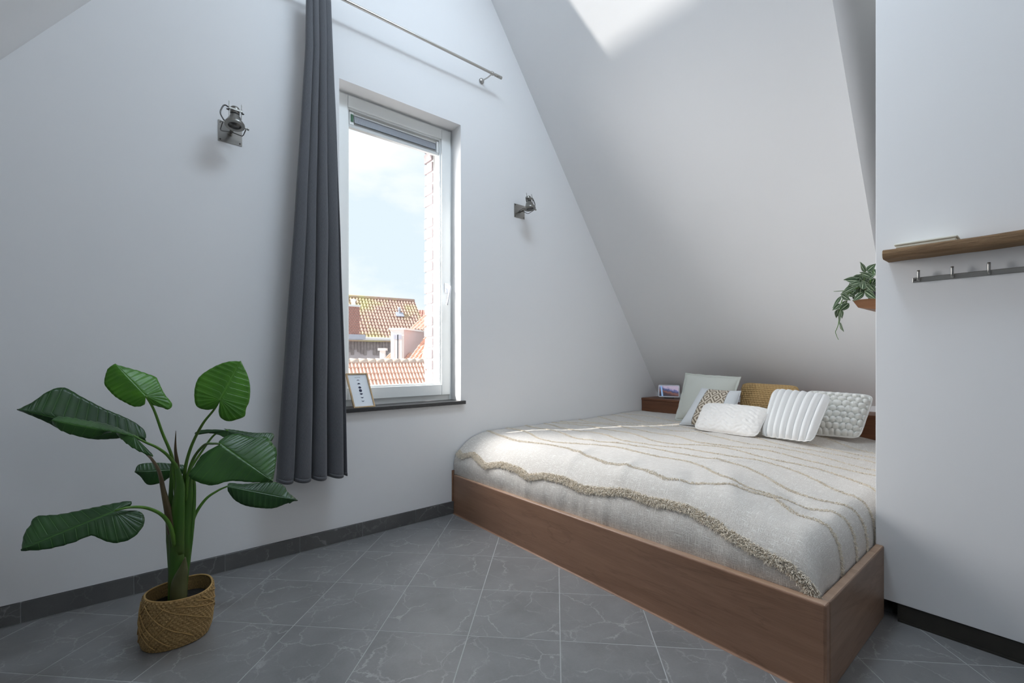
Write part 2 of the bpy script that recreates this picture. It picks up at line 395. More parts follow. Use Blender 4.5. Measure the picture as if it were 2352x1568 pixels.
M['mortar'] = ext('mortar', (.55, .53, .52), (.72, .70, .68), 20)
M['render_grey'] = ext('render_grey', (.42, .38, .40), (.62, .58, .60), 2)
M['render_pink'] = ext('render_pink', (.62, .50, .50), (.72, .60, .60), 2)
M['dark_wood'] = ext('weathered_boards', (.16, .13, .13), (.46, .42, .42), 6)
M['ext_white'] = ext('paint_white', (.84, .84, .84), (.9, .9, .9), 2)
M['zinc'] = ext('zinc', (.40, .43, .52), (.6, .63, .72), 3)
M['ground'] = ext('street', (.25, .25, .24), (.35, .34, .33), 1)
M['dark_glass'] = simple('dark_glass', (.06, .07, .09), .1)

# ------------------------------------------------------------------ room shell
GY = 2.516                                   # inner face of the gable wall
XP = 2.235; YP = .471                        # partition face and its far edge
SL = 1.39; RX, RZ = 1.245, 4.366
def zl(x): return SL*x+2.635                 # left slope
def zr(x): return RZ-1.389*(x-RX)            # right slope
KX, KZ = 3.905, zr(3.905)
LX = -1.5
WX0, WX1, WZ0, WZ1 = .861, 1.646, .722, 2.522
# gable wall: prisms around the window opening
g = MB(); T = (0, .30, 0)
def P(x, z): return (x, GY, z)
g.prism([P(LX-.3, -.02), P(WX0, -.02), P(WX0, zl(WX0)+.1), P(LX-.3, zl(LX-.3)+.1)], T)
g.prism([P(WX1, -.02), P(KX+.2, -.02), P(KX+.2, KZ), P(WX1, zr(WX1)+.1)], T)
g.prism([P(WX0, WZ1), P(WX1, WZ1), P(WX1, zr(WX1)+.1), P(RX, RZ+.1), P(WX0, zl(WX0)+.1)], T)
g.prism([P(WX0, -.02), P(WX1, -.02), P(WX1, WZ0-.022), P(WX0, WZ0-.022)], T)
wall_back = g.build('wall_back', M['wall'], kind='structure')
# left slope with two roof-window openings
SK = [(1.00, 1.19, 1.80, 2.42), (1.06, 1.19, 1.30, 1.70), (1.07, 1.19, .55, 1.28), (.80, 1.19, -1.7, -.1)]
def slab(name, xs, ys, holes, zf, d):
    b = MB()
    for i in range(len(xs)-1):
        for j in range(len(ys)-1):
            cx, cy = (xs[i]+xs[i+1])/2, (ys[j]+ys[j+1])/2
            if any(h[0] < cx < h[1] and h[2] < cy < h[3] for h in holes): continue
            b.prism([(xs[i], ys[j], zf(xs[i])), (xs[i+1], ys[j], zf(xs[i+1])), (xs[i+1], ys[j+1], zf(xs[i+1])), (xs[i], ys[j+1], zf(xs[i]))], d)
    return b.build(name, M['wall'], kind='structure')
xs = sorted({LX, RX} | {h[0] for h in SK} | {h[1] for h in SK}); ys = sorted({-2.5, GY} | {h[2] for h in SK} | {h[3] for h in SK})
slab('ceiling_left', xs, ys, SK, zl, (-.05, 0, .06))
DH = [(1.84, 3.45, -2.0, .683), (1.42, 1.74, .9, 2.2)]
slab('ceiling_right', [RX, 1.42, 1.74, 1.84, 3.45, KX], [-2.5, -2.0, .683, .9, 2.2, GY], DH, zr, (.08, 0, .06))
b = MB(); b.box(KX, KX+.1, -2.5, GY, -.02, KZ+.03); b.build('wall_right', M['wall'], kind='structure')
b = MB(); b.box(LX-.1, LX, -2.5, GY, -.02, zl(LX)); b.build('wall_left', M['rear'], kind='structure')
b = MB(); b.prism([(LX-.1, -2.5, -.02), (KX+.1, -2.5, -.02), (KX+.1, -2.5, KZ), (RX, -2.5, RZ+.1), (LX-.1, -2.5, zl(LX-.1)+.1)], (0, -.2, 0)); b.build('wall_front', M['rear'], kind='structure')
# dormer recess
b = MB()
b.prism([(1.84, .6815, zr(1.84)), (3.5, .6815, zr(3.5)), (3.5, .6815, 3.75), (1.84, .6815, 3.75)], (0, -.0, 0)) if False else b.prism([(1.84, .682, zr(1.84)-.0005), (3.47, .682, zr(3.47)-.0005), (3.47, .682, 3.75), (1.84, .682, 3.75)], (0, .08, 0)); b.build('wall_dormer_side', M['wall'], kind='structure')
b = MB(); b.box(3.45, 3.53, -2.0, .76, zr(3.45), 3.05); b.box(3.45, 3.53, -2.0, .76, 3.5, 3.8); b.box(3.45, 3.53, .55, .76, 3.05, 3.5); b.build('wall_dormer_end', M['wall'], kind='structure')
b = MB(); b.box(1.78, 3.53, -2.0, .76, 3.75, 3.82); b.box(1.80, 1.84, -2.0, .76, zr(1.84), 3.75); b.build('ceiling_dormer', M['wall'], kind='structure')
b = MB(); b.box(1.70, 3.5, -2.08, -2.0, 1.2, 3.8); b.build('wall_dormer_rear', M['wall'], kind='structure')
# partition
b = MB(); b.prism([(XP, YP, .069), (3.44, YP, .069), (3.44, YP, zr(3.44)-.02), (2.9, YP, zr(2.9)+.4), (2.9, YP, 3.6), (XP, YP, 3.6)], (0, -2.9, 0))
b.build('wall_partition', M['wall'], kind='structure', bevel=.002)
b = MB(); b.box(XP+.004, XP+.05, -2.4, .405, 0, .066); b.build('trim_plinth', M['plinth'], kind='structure')
b = MB(); b.box(XP+.001, XP+.006, -2.4, .404, 0, .008); b.build('trim_bead', M['plinth'], kind='structure')
b = MB(); b.box(XP+.06, 3.8, -2.4, .43, 0, .066); b.build('trim_shadow_gap', M['black'], kind='structure')

# floor and diagonal tiles
b = MB(); b.box(LX-.1, KX+.1, -2.5, GY+.02, -.03, -.0005); floor = b.build('floor', M['grout'], kind='structure')
TS = .3305; J = .0019; U0 = 1.957; V0 = .0175; q = math.sqrt(.5)
def clip(poly, f):
    out = []
    for i in range(len(poly)):
        a, c = poly[i], poly[(i+1) % len(poly)]; fa, fc = f(a), f(c)
        if fa >= 0: out.append(a)
        if (fa >= 0) != (fc >= 0):
            t = fa/(fa-fc); out.append((a[0]+(c[0]-a[0])*t, a[1]+(c[1]-a[1])*t))
    return out
full = None
for i in range(-16, 16):
    for j in range(-16, 16):
        u0, u1 = U0+i*TS+J, U0+(i+1)*TS-J; v0, v1 = V0+j*TS+J, V0+(j+1)*TS-J
        sq = [((u+v)*q, (u-v)*q) for u, v in ((u0, v0), (u0, v1), (u1, v1), (u1, v0))]
        cx, cy = ((u0+u1)/2+(v0+v1)/2)*q, ((u0+u1)/2-(v0+v1)/2)*q
        if cy < -.9 or cx < -1.75 or cx > 2.6: continue
        if cx > 1.86 and cy > .72: continue
        if cx > XP+.2 : continue
        p = clip(sq, lambda a: GY-.001-a[1]); 
        if len(p) >= 3: p = clip(p, lambda a: a[0]-LX)
        if len(p) >= 3: p = clip(p, lambda a: XP+.06-a[0])
        if len(p) < 3: continue
        ar = abs(sum(p[k][0]*p[(k+1) % len(p)][1]-p[(k+1) % len(p)][0]*p[k][1] for k in range(len(p))))/2
        if ar < 4e-4: continue
        if ar > (TS-2*J)**2*.999:
            if full is None:
                t = MB(); t.prism([((a[0]-cx), (a[1]-cy), -.004) for a in p], (0, 0, .004)); full = t.mesh('tile'); full.materials.append(M['tile'])
            o = bpy.data.objects.new('tile', full); C.objects.link(o); o.parent = floor; o.location = (cx, cy, 0)
        else:
            t = MB(); t.prism([(a[0], a[1], -.004) for a in p], (0, 0, .004)); t.build('tile', M['tile'], floor)
# baseboard of cut tiles along the gable wall
b = MB(); b.box(LX, 1.585, GY-.0085, GY, 0, .0785); base = b.build('baseboard_back', M['grout'], kind='structure')
for k in range(-5, 6):
    x0 = .0008+k*.3290+.0012; x1 = x0+.3290-.0024
    if x0 > 1.58 or x1 < LX: continue
    x1 = min(x1, 1.586); x0 = max(x0, LX)
    t = MB(); t.box(x0, x1, GY-.011, GY-.001, .0025, .0785); t.build('baseboard_tile', M['tile_base'], base, bevel=.0008, seg=1)

# ------------------------------------------------------------------ window
win = bpy.data.objects.new('window_1', None); C.objects.link(win); win['kind'] = 'structure'; win['label'] = 'tall white framed window with black stone sill'
def ring(bm, x0, x1, z0, z1, w, y0, y1, wb=None):
    wb = wb or w
    bm.box(x0, x0+w, y0, y1, z0, z1); bm.box(x1-w, x1, y0, y1, z0, z1)
    bm.box(x0+w, x1-w, y0, y1, z1-w, z1); bm.box(x0+w, x1-w, y0, y1, z0, z0+wb)
b = MB(); ring(b, WX0, WX1, WZ0, WZ1, .022, 2.632, 2.71, .04); b.build('window_frame', M['frame_white'], win, bevel=.002)
sash = bpy.data.objects.new('window_sash', None)
b = MB(); b.box(.876, .944, 2.615, 2.695, .757, 2.507); sa = b.build('window_sash', M['frame_white'], win, bevel=.003)
b = MB(); b.box(1.563, 1.631, 2.615, 2.695, .757, 2.507); b.build('sash_stile', M['frame_white'], win, bevel=.003)
b = MB(); b.box(.945, 1.562, 2.615, 2.695, 2.443, 2.507); b.build('sash_rail', M['frame_white'], win, bevel=.003)
b = MB(); b.box(.945, 1.562, 2.615, 2.695, .757, .826); b.build('sash_rail', M['frame_white'], win, bevel=.003)
b = MB(); ring(b, .944, 1.563, .826, 2.443, .010, 2.628, 2.69); b.build('glazing_bead', M['frame_white'], win, bevel=.002)
b = MB(); b.add([(.950, 2.664, .832), (1.557, 2.664, .832), (1.557, 2.664, 2.437), (.950, 2.664, 2.437)], [(0, 1, 2, 3)]); b.build('glass', M['glass'], win)
# ventilation grille along the top of the glass
b = MB(); b.box(.956, 1.551, 2.634, 2.660, 2.336, 2.352); b.box(.956, 1.551, 2.640, 2.660, 2.352, 2.37); b.box(.985, 1.53, 2.634, 2.66, 2.410, 2.418); b.box(.956, 1.551, 2.652, 2.66, 2.37, 2.43)
vent = b.build('vent_housing', simple('vent_white', (.62, .63, .62), .4), win, bevel=.0015)
b = MB(); P_ = []; nu = 2; b.uv = []
for i in range(2):
    for j in range(2): P_.append((lerp(.988, 1.528, i), lerp(2.630, 2.640, j), lerp(2.366, 2.412, j))); b.uv.append((i, j))
b.grid(P_, 2, 2); b.build('vent_grille', M['grille'], win, solid=.002)
b = MB(); b.box(.959, .984, 2.632, 2.652, 2.352, 2.424); b.build('vent_end_cap', M['frame_white'], win, bevel=.002)
b = MB(); b.box(.966, .981, 2.628, 2.633, 2.368, 2.41); b.build('vent_latch', M['pcb'], win)
b = MB(); b.box(1.533, 1.550, 2.632, 2.652, 2.352, 2.424); b.build('vent_end_cap', M['frame_white'], win, bevel=.002)
# handle
b = MB(); b.box(1.582, 1.608, 2.604, 2.615, 1.43, 1.495); hnd = b.build('handle_plate', M['plastic'], win, bevel=.004)
b = MB(); b.tube(catmull([(1.595, 2.606, 1.466), (1.595, 2.575, 1.466), (1.592, 2.560, 1.458), (1.580, 2.556, 1.40), (1.568, 2.557, 1.345)], 5), [.010]*6+[.009]*11+[.008]*4, 8, flat=.8)
b.build('handle', M['plastic'], win, smooth=True)
b = MB(); b.box(.835, 1.672, 2.492, 2.632, .700, .722); b.build('window_sill', M['stone'], win, bevel=.002)
# outer brick reveal: brick pieces on both sides
b = MB(); b.box(WX1-.088, WX1+.35, 2.712, 2.81, .6, 3.0); b.box(WX0-.35, WX0+.03, 2.712, 2.81, .6, 3.0); bw = b.build('wall_outer', M['mortar'], kind='structure')
z = .62; k = 0
brk = None
while z < 2.6:
    for (x0, x1) in ((WX1-.095-(.004 if k % 3 else 0), WX1+.10-(.09 if k % 2 else 0)), (WX0-.12+(.06 if k % 2 else 0), WX0+.036)):
        t = MB(); t.box(x0, x1, 2.718+random.uniform(0, .003), 2.822+random.uniform(0, .004), z+.005, z+.067)
        t.build('brick', M['brick_pale'], bw, bevel=.003, seg=1)
    z += .0745; k += 1

# ------------------------------------------------------------------ curtain and rod
cr = empty('curtain_rod', (1.28, GY, 2.887), 'slim brushed nickel curtain rod above the window', 'curtain rod')
b = MB(); b.tube([(.62, 2.42, 2.887), (1.86, 2.42, 2.887)], .0085, 14); b.build('rod', M['nickel'], cr, autos=True)
for xe, sg in ((1.855, 1), (.625, -1)):
    b = MB(); b.lathe((xe, 2.42, 2.887), (sg, 0, 0), [(.0105, 0), (.0105, .014), (.008, .015), (.008, .018), (.0105, .019), (.0105, .028), (.008, .029), (.008, .032), (.0105, .033), (.0105, .042), (.008, .043), (.008, .045), (.0105, .046), (.0105, .055), (0, .056)], 16); b.build('finial', M['nickel'], cr, autos=True)
for xb in (1.812, .735):
    b = MB(); b.lathe((xb, GY, 2.872), (0, -1, 0), [(.019, 0), (.019, .006), (.016, .011), (.008, .014), (0, .015)], 18); br = b.build('bracket_rosette', M['nickel'], cr, smooth=True)
    b = MB(); b.tube([(xb, GY-.01, 2.872), (xb+.012, 2.46, 2.875), (xb+.02, 2.42, 2.885)], .0045, 8); b.build('bracket_arm', M['nickel'], br)
    b = MB(); b.lathe((xb+.011, 2.42, 2.887), (1, 0, 0), [(.011, 0), (.0125, .003), (.0125, .015), (.011, .018)], 14); b.build('bracket_collar', M['nickel'], br, autos=True)
ct = empty('curtain', (.70, 2.42, .38), 'charcoal grey floor-length pleated curtain bunched left of the window', 'curtain')
b = MB(); b.uv = []; Pn = []; NV = 90; NU = 220; HT = 2.86; HB = .385
zs = [0, .35, .7, 1.0]
for i in range(NV):
    t = i/(NV-1); z = lerp(HT, HB, t)
    xl = interp([0, .12, .5, .8, 1], [.672, .668, .612, .560, .533], t); xr = interp([0, .12, .5, .8, 1], [.79, .80, .835, .857, .866], t)
    amp = interp([0, .1, .5, 1], [.022, .028, .036, .040], t)
    for j in range(NU):
        u = j/(NU-1); uu = u+.012*math.sin(3*u*6+t*3)
        ph = uu*2*math.pi*4.3+.25+.5*math.sin(u*5)
        y = 2.445-amp*2.0*abs(math.sin(ph/2))**.62*(.85+.30*noise.noise(Vector((u*3, t*1.5, 1))))+.007*noise.noise(Vector((u*7, t*4, 3)))
        x = lerp(xl, xr, u)-amp*.28*math.sin(ph)
        x += .004*noise.noise(Vector((u*5, t*6, 8)))
        zz = z+ (0.006*math.sin(ph*1.0+1) if i == NV-1 else 0) + (.012*(1-u)*1.2 if i > NV-3 else 0)
        Pn.append((x, y, zz)); b.uv.append((u*1.4, t*2.5))
b.grid(Pn, NV, NU); b.build('curtain_cloth', M['curtain'], ct, smooth=True, solid=.003)
b = MB(); H = [Vector(p) for p in Pn[-NU:]]; hp = []; n2 = NU
for dz in (.002, .016, .018):
    hp += [(p.x, p.y-.0035 if dz != .018 else p.y-.001, p.z+dz) for p in H]
b.uv = [(j/NU*1.4, .0+k*.01) for k in range(3) for j in range(NU)]
b.grid(hp, 3, NU); b.build('hem', M['curtain'], ct, smooth=True, solid=.001)
for k in range(8):
    b = MB(); xk = .675+k*.0165; pts = [(xk, 2.42+.015*math.cos(a*math.pi/8), 2.883+.015*math.sin(a*math.pi/8)) for a in range(17)]
    b.tube(pts, .0015, 6, caps=False); b.build('ring', M['nickel'], ct, smooth=True)

# ------------------------------------------------------------------ wall lamps
def lamp(xc, zc, side, label, group):
    r = empty('wall_lamp', (xc, GY, zc), label, 'lamp', group)
    b = MB(); b.box(xc-.049, xc+.049, GY-.003, GY, zc-.049, zc+.049); b.build('back_plate', M['steel'], r, bevel=.0008)
    for sx in (-1, 1):
        for sz in (-1, 1):
            b = MB(); b.lathe((xc+sx*.040, GY-.003, zc+sz*.040), (0, -1, 0), [(.0038, 0), (.0034, .002), (0, .0028)], 10); b.build('screw', M['steel_dark'], r, smooth=True)
    b = MB(); b.lathe((xc, GY-.003, zc-.004), (0, -1, 0), [(.010, 0), (.010, .006), (.0065, .008), (.0065, .030), (.008, .031), (.008, .042), (0, .043)], 14); b.build('arm_stub', M['lamp_steel'], r, autos=True)
    hc = Vector((xc+.002, 2.402, zc-.006))                       # ring centre
    ax = Vector((.04*side, -.20, -1)).normalized()                 # beam direction
    side_v = Vector((1, .0, .04*side)); side_v = (side_v-ax*side_v.dot(ax)).normalized(); fr = ax.cross(side_v)
    pv = [hc+side_v*(-.046), hc+side_v*.046]
    yy = 2.475; zy = zc-.006
    b = MB()
    b.tube([pv[0], (xc-.046, yy-.018, zy-.010), (xc-.043, yy-.006, zy-.012), (xc-.038, yy, zy-.010), (xc, yy, zy-.004), (xc+.038, yy, zy-.010), (xc+.043, yy-.006, zy-.012), (xc+.046, yy-.018, zy-.010), pv[1]], .0021, 8)
    b.build('yoke', M['steel_dark'], r, smooth=True)
    for p, d in ((pv[0], -side_v), (pv[1], side_v)):
        b = MB(); b.lathe(p-d*.008, d, [(.005, 0), (.005, .007), (.0035, .008), (.0035, .011), (.0062, .012), (.0062, .019), (0, .02)], 12); b.build('pivot_knob', M['nickel'], r, autos=True)
    b = MB()                                                       # reflector head, open below
    b.lathe(hc, -ax, [(.024, .001), (.026, -.004), (.040, -.004), (.041, 0), (.040, .006), (.034, .016), (.030, .022), (.0235, .040), (.020, .046), (.0, .046)], 40); b.build('lamp_head', M['lamp_steel'], r, autos=True)
    b = MB(); b.lathe(hc, -ax, [(.0245, -.003), (.0235, .004), (.018, .012), (.0, .014)], 24); b.build('bulb', M['steel_dark'], r, smooth=True)
    b = MB(); b.lathe(hc, -ax, [(.016, .0445), (.017, .054), (0, .0545)], 20); b.build('socket_collar', M['black'], r, autos=True)
    b = MB(); b.lathe(hc, -ax, [(.0185, .054), (.0195, .056), (.0195, .083), (.017, .087), (0, .088)], 24); b.build('cap', M['lamp_steel'], r, autos=True)
    b = MB(); b.obox(hc-ax*.066+fr*.020, side_v, fr, ax, .028, .0016, .005); b.build('clamp_bar', M['lamp_steel'], r, bevel=.001)
    for s in (-1, 1):
        q0 = hc+side_v*(s*.0245)+fr*.014
        b = MB(); b.tube([q0-ax*.003, q0-ax*.105], .0019, 8); b.build('rod', M['steel'], r)
        b = MB(); b.lathe(q0-ax*.060, side_v*s, [(.0042, 0), (.0042, .006), (.003, .007), (.003, .010), (0, .011)], 10); b.build('clamp_nut', M['steel_dark'], r)
    s = side
    p0 = hc+side_v*(s*.020)-ax*.080; p3 = hc+side_v*(s*.040)-ax*.006
    b = MB(); b.tube(catmull([p0, p0+side_v*(s*.020)-ax*.006, hc+side_v*(s*.052)-ax*.062, hc+side_v*(s*.055)-ax*.035, p3], 6), .0030, 8); b.build('cable', M['steel_dark'], r, smooth=True)
lamp(.351, 2.063, -1, 'brushed steel wall spotlight on square plate left of the grey curtain', 'wall spotlights')
lamp(2.150, 2.060, 1, 'brushed steel wall spotlight on square plate between window and sloped ceiling', 'wall spotlights')

# ------------------------------------------------------------------ moon print on the sill
def picture():
    A = Vector((.9395, 2.5065, .7235)); Bp = Vector((1.0635, 2.5065, .7235)); top = Vector((-.012, .094, .190))
    r = empty('picture_frame', A, 'small wooden frame with moon phase print leaning on window sill', 'picture')
    ux = (Bp-A).normalized(); uz = top.normalized(); uy = uz.cross(ux).normalized()*-1   # uy towards the room side
    if uy.y > 0: uy = -uy
    w = .124; h = top.length; fw = .0075
    def bar(x0, x1, z0, z1, y0, y1, name, m):
        b = MB(); c = A+ux*((x0+x1)/2)+uz*((z0+z1)/2)+uy*((y0+y1)/2); b.obox(c, ux, uy, uz, (x1-x0)/2, (y1-y0)/2, (z1-z0)/2); return b.build(name, m, r, bevel=.0006, seg=1)
    bar(0, fw, 0, h, -.013, .0, 'frame_side', M['pine']); bar(w-fw, w, 0, h, -.013, .0, 'frame_side', M['pine'])
    bar(fw, w-fw, 0, fw, -.013, 0, 'frame_rail', M['pine']); bar(fw, w-fw, h-fw, h, -.013, 0, 'frame_rail', M['pine'])
    pr = bar(fw-.001, w-fw+.001, fw-.001, h-fw+.001, -.010, -.006, 'print', M['paper'])
    cx = w/2
    for k in range(7):
        cz = h*.79-k*h*.099; R_ = .0088 if k == 3 else .0082
        c = A+ux*cx+uz*cz-uy*.0056; pts = []
        n = 16
        if k < 3: f = (.55, .15, -.62)[k]; outer, sgn = 1, 1
        elif k == 3: f = -1; sgn = 1
        else: f = (-.15, .35, .50)[k-4]; sgn = -1
        for i in range(n+1):
            a = math.pi*i/n; pts.append((R_*math.cos(a), sgn*R_*math.sin(a)))
        for i in range(1, n):
            a = math.pi*(n-i)/n; pts.append((R_*math.cos(a), sgn*R_*math.sin(a)*f))
        pts = [(x, z_-sgn*R_*.4*(1 if k != 3 else 0)) for x, z_ in pts]
        b = MB(); b.prism([c+ux*x+uz*z_ for x, z_ in pts], uy*.0004); b.build('moon', M['ink'], r)
    tx = bpy.data.curves.new('title', 'FONT'); tx.body = 'M O O N'; tx.size = .0075; tx.align_x = 'CENTER'; tx.extrude = .0001
    tmp = bpy.data.objects.new('tmp_title', tx); C.objects.link(tmp); bpy.context.view_layer.update()
    tm = bpy.data.meshes.new_from_object(tmp); tm.materials.clear(); tm.materials.append(M['ink'])
    bpy.data.objects.remove(tmp); o = bpy.data.objects.new('title', tm); C.objects.link(o)
    mt = Matrix((ux, uz, uy*1)).transposed().to_4x4(); mt.translation = A+ux*cx+uz*(h*.865)-uy*.0055
    o.parent = r; o.matrix_parent_inverse = Matrix.Translation(-A); o.matrix_basis = mt
picture()

# ------------------------------------------------------------------ bed
def pt(x, y, z): return Vector((x, y, z))
bed = empty('bed', (2.6, 1.48, 0), 'low oak platform bed filling the nook under the sloped wall', 'bed')
F0 = (1.586, GY-.003); F1 = (1.559, .444)
zb0, zb1 = .248, .277
b = MB(); th = .036
b.add([(F0[0], F0[1], 0), (F1[0], F1[1], 0), (F1[0]+th, F1[1], 0), (F0[0]+th, F0[1], 0),
       (F0[0], F0[1], zb0), (F1[0], F1[1], zb1), (F1[0]+th, F1[1], zb1), (F0[0]+th, F0[1], zb0)],
      [(3,2,1,0)[::-1], (4,5,6,7), (0,1,5,4), (1,2,6,5), (2,3,7,6), (3,0,4,7)])
sb = b.build('side_board', M['oak_y'], bed, bevel=.007, seg=3); sb.data.materials.append(M['oak_top_lit']); sb.data.polygons[1].material_index = 1
b = MB(); b.box(F1[0]+th+.0005, XP-.0005, .444, .472, 0, zb1-.001); eb = b.build('end_board', M['oak_x'], bed, bevel=.006, seg=3); eb.data.materials.append(M['oak_top_lit']); eb.data.polygons[1].material_index = 1
b = MB(); b.box(F1[0]+th+.002, XP-.001, .4725, .56, .02, zb1-.012); b.build('end_ledge', M['oak_x'], bed)
b = MB(); b.box(1.577, 1.596, GY-.0025, GY-.0005, 0, .278); b.build('wall_post', M['oak_y'], bed)
b = MB(); b.box(1.60, 3.65, .565, GY-.02, .16, .20); b.build('bed_base', M['oak_y'], bed)
HX = 3.647
b = MB(); b.box(HX, HX+.02, YP+.01, GY-.004, 0, .612); hb = b.build('headboard', M['head'], bed, bevel=.002)
b = MB(); b.box(HX-.006, KX-.002, YP+.01, GY-.004, .612, .632); b.build('headboard_top', M['head'], bed, bevel=.003)
b = MB(); b.box(1.70, HX-.02, .56, GY-.06, .205, .34); mt_ = b.build('mattress', M['mattress'], bevel=.04, seg=4)
tag(mt_, 'thick mattress beneath the cream bedspread in the oak bed', 'mattress')
# bedspread
SX0, SY0, SX1, SY1 = 1.600, .476, HX-.003, GY-.006
ZB, HH, RU, RV, NP = .250, .252, .33, .085, 2.6
def prof(d, r): 
    t = 1-min(max(d/r, 0), 1); return (1-t**NP)**(1/NP)
def wrinkle(x, y):
    n = .010*noise.noise(Vector((x*2.6, y*2.6, 0)))+.0045*noise.noise(Vector((x*7+y*2, y*6, 4)))
    n += .0016*noise.noise(Vector((x*26, y*22, 2)))
    # a few soft folds that run across the foot end
    for (cx, cy, dx, dy, w, L, h) in ((1.86, .86, .9, .42, .045, .22, .014), (1.78, .98, .85, .5, .04, .18, -.010), (1.74, 1.28, .95, .3, .028, .14, .010), (2.26, 1.05, .8, -.6, .03, .16, .009), (1.80, 1.62, .9, .3, .03, .16, .009), (2.0, .66, .6, .8, .035, .15, -.012), (2.9, 1.5, .6, -.7, .05, .2, .01), (2.2, 1.9, .7, .7, .04, .2, .008)):
        ex, ey = x-cx, y-cy; l = math.hypot(dx, dy); a = (ex*dx+ey*dy)/l; p = (-ex*dy+ey*dx)/l
        n += h*math.exp(-(a/L)**2-(p/w)**2)
    return n
def RUy(y): return RU*(.42+.58*min(1, max(0, (y-1.1)/1.2)))
def zs_(x, y):
    fu, fv = prof(x-SX0, RUy(y)), prof(y-SY0, RV)
    dr = min(1, max(0, (1.15-y)/.68)); dr = dr*dr*(3-2*dr)
    fu *= 1-.26*dr
    return ZB+HH*fu*fv+wrinkle(x, y)*min(1, 1.3*fu*fv) + .012*min(1, max(0, (x-3.2)/.3))
def surf(x, y, out=0):
    fu, fv = prof(x-SX0, RUy(y)), prof(y-SY0, RV)
    z = zs_(x, y)
    bx = -.014*math.sin(math.pi*min(1, max(0, (z-ZB)/.20)))*(1-fu**3)*(1+.9*noise.noise(Vector((y*5, z*3, 1))))-.004*noise.noise(Vector((y*22, z*2, 5)))*(1-fu)*min(1, (z-ZB)/.03)
    by = .006*(1-fv)*noise.noise(Vector((x*14, z*4, 7))); by = min(by, GY-.004-y)
    if y > GY-.15: bx *= 1
    return Vector((x+bx, max(y+by, .474), z))
def samples(r, L, n1, n2):
    s = [r*(1-math.cos(math.pi/2*(i/n1))**(2/NP)) for i in range(n1)]; s[0] = 0
    s += [r+(L-r)*i/n2 for i in range(n2+1)]; return s
us = samples(RU, SX1-SX0, 60, 190); vs_ = samples(RV, SY1-SY0, 50, 230)
b = MB(); b.uv = []; Pn = []
arc_u = [0]; 
for i in range(1, len(us)): arc_u.append(arc_u[-1]+math.hypot(us[i]-us[i-1], HH*(prof(us[i], RU)-prof(us[i-1], RU))))
arc_v = [0]
for i in range(1, len(vs_)): arc_v.append(arc_v[-1]+math.hypot(vs_[i]-vs_[i-1], HH*(prof(vs_[i], RV)-prof(vs_[i-1], RV))))
for i, u in enumerate(us):
    for j, v in enumerate(vs_):
        Pn.append(surf(SX0+u, SY0+v)); b.uv.append((arc_u[i], arc_v[j]))
b.grid(Pn, len(us), len(vs_)); b.f = [f[::-1] for f in b.f]
bs = b.build('bedspread', M['spread'], smooth=True)
tag(bs, 'cream slub cotton bedspread with wavy tufted stripes on the bed', 'bedspread')
def normal(x, y):
    e = .004; a = surf(x+e, y)-surf(x, y); c = surf(x, y+e)-surf(x, y); n = a.cross(c); 
    return n.normalized() if n.length > 1e-9 else Vector((0, 0, 1))
def tufts(path, width, dens, length, rad, name='tufted_stripe'):
    b = MB(); tot = sum((path[i+1][0]-path[i][0]).length for i in range(len(path)-1)); rn = random.Random(len(path)+int(width*1e4))
    for i in range(len(path)-1):
        (p, n), (p2, n2) = path[i], path[i+1]; seg = p2-p; L = seg.length
        if L < 1e-6: continue
        cnt = L*dens; cnt = int(cnt)+(rn.random() < cnt-int(cnt)); t = seg/L; sd_ = n.cross(t).normalized()
        for _ in range(cnt):
            o = rn.uniform(-1, 1); q0 = p+seg*rn.random()+sd_*(o*width)
            d = (n*rn.uniform(.5, 1)+sd_*(o*.8+rn.uniform(-.5, .5))+t*rn.uniform(-.7, .7)).normalized()
            ln = length*rn.uniform(.6, 1.1); bend = Vector((rn.uniform(-1, 1), rn.uniform(-1, 1), rn.uniform(-1.2, .2)))*ln*.45
            m = q0+d*ln*.6; e = m+d*ln*.25+bend; q0 = q0-n*.002
            r = rad*rn.uniform(.8, 1.2); s1 = d.orthogonal().normalized(); s2 = d.cross(s1)
            vs = []
            for c, rr in ((q0, r), (m, r), (e, r*.75)):
                for a in (0, 2.094, 4.189): vs.append(c+s1*(math.cos(a)*rr)+s2*(math.sin(a)*rr))
            b.add(vs, [(0,1,4,3),(1,2,5,4),(2,0,3,5),(3,4,7,6),(4,5,8,7),(5,3,6,8),(6,7,8)])
    return b.build(name, M['tuft'], bs, kind='stuff')
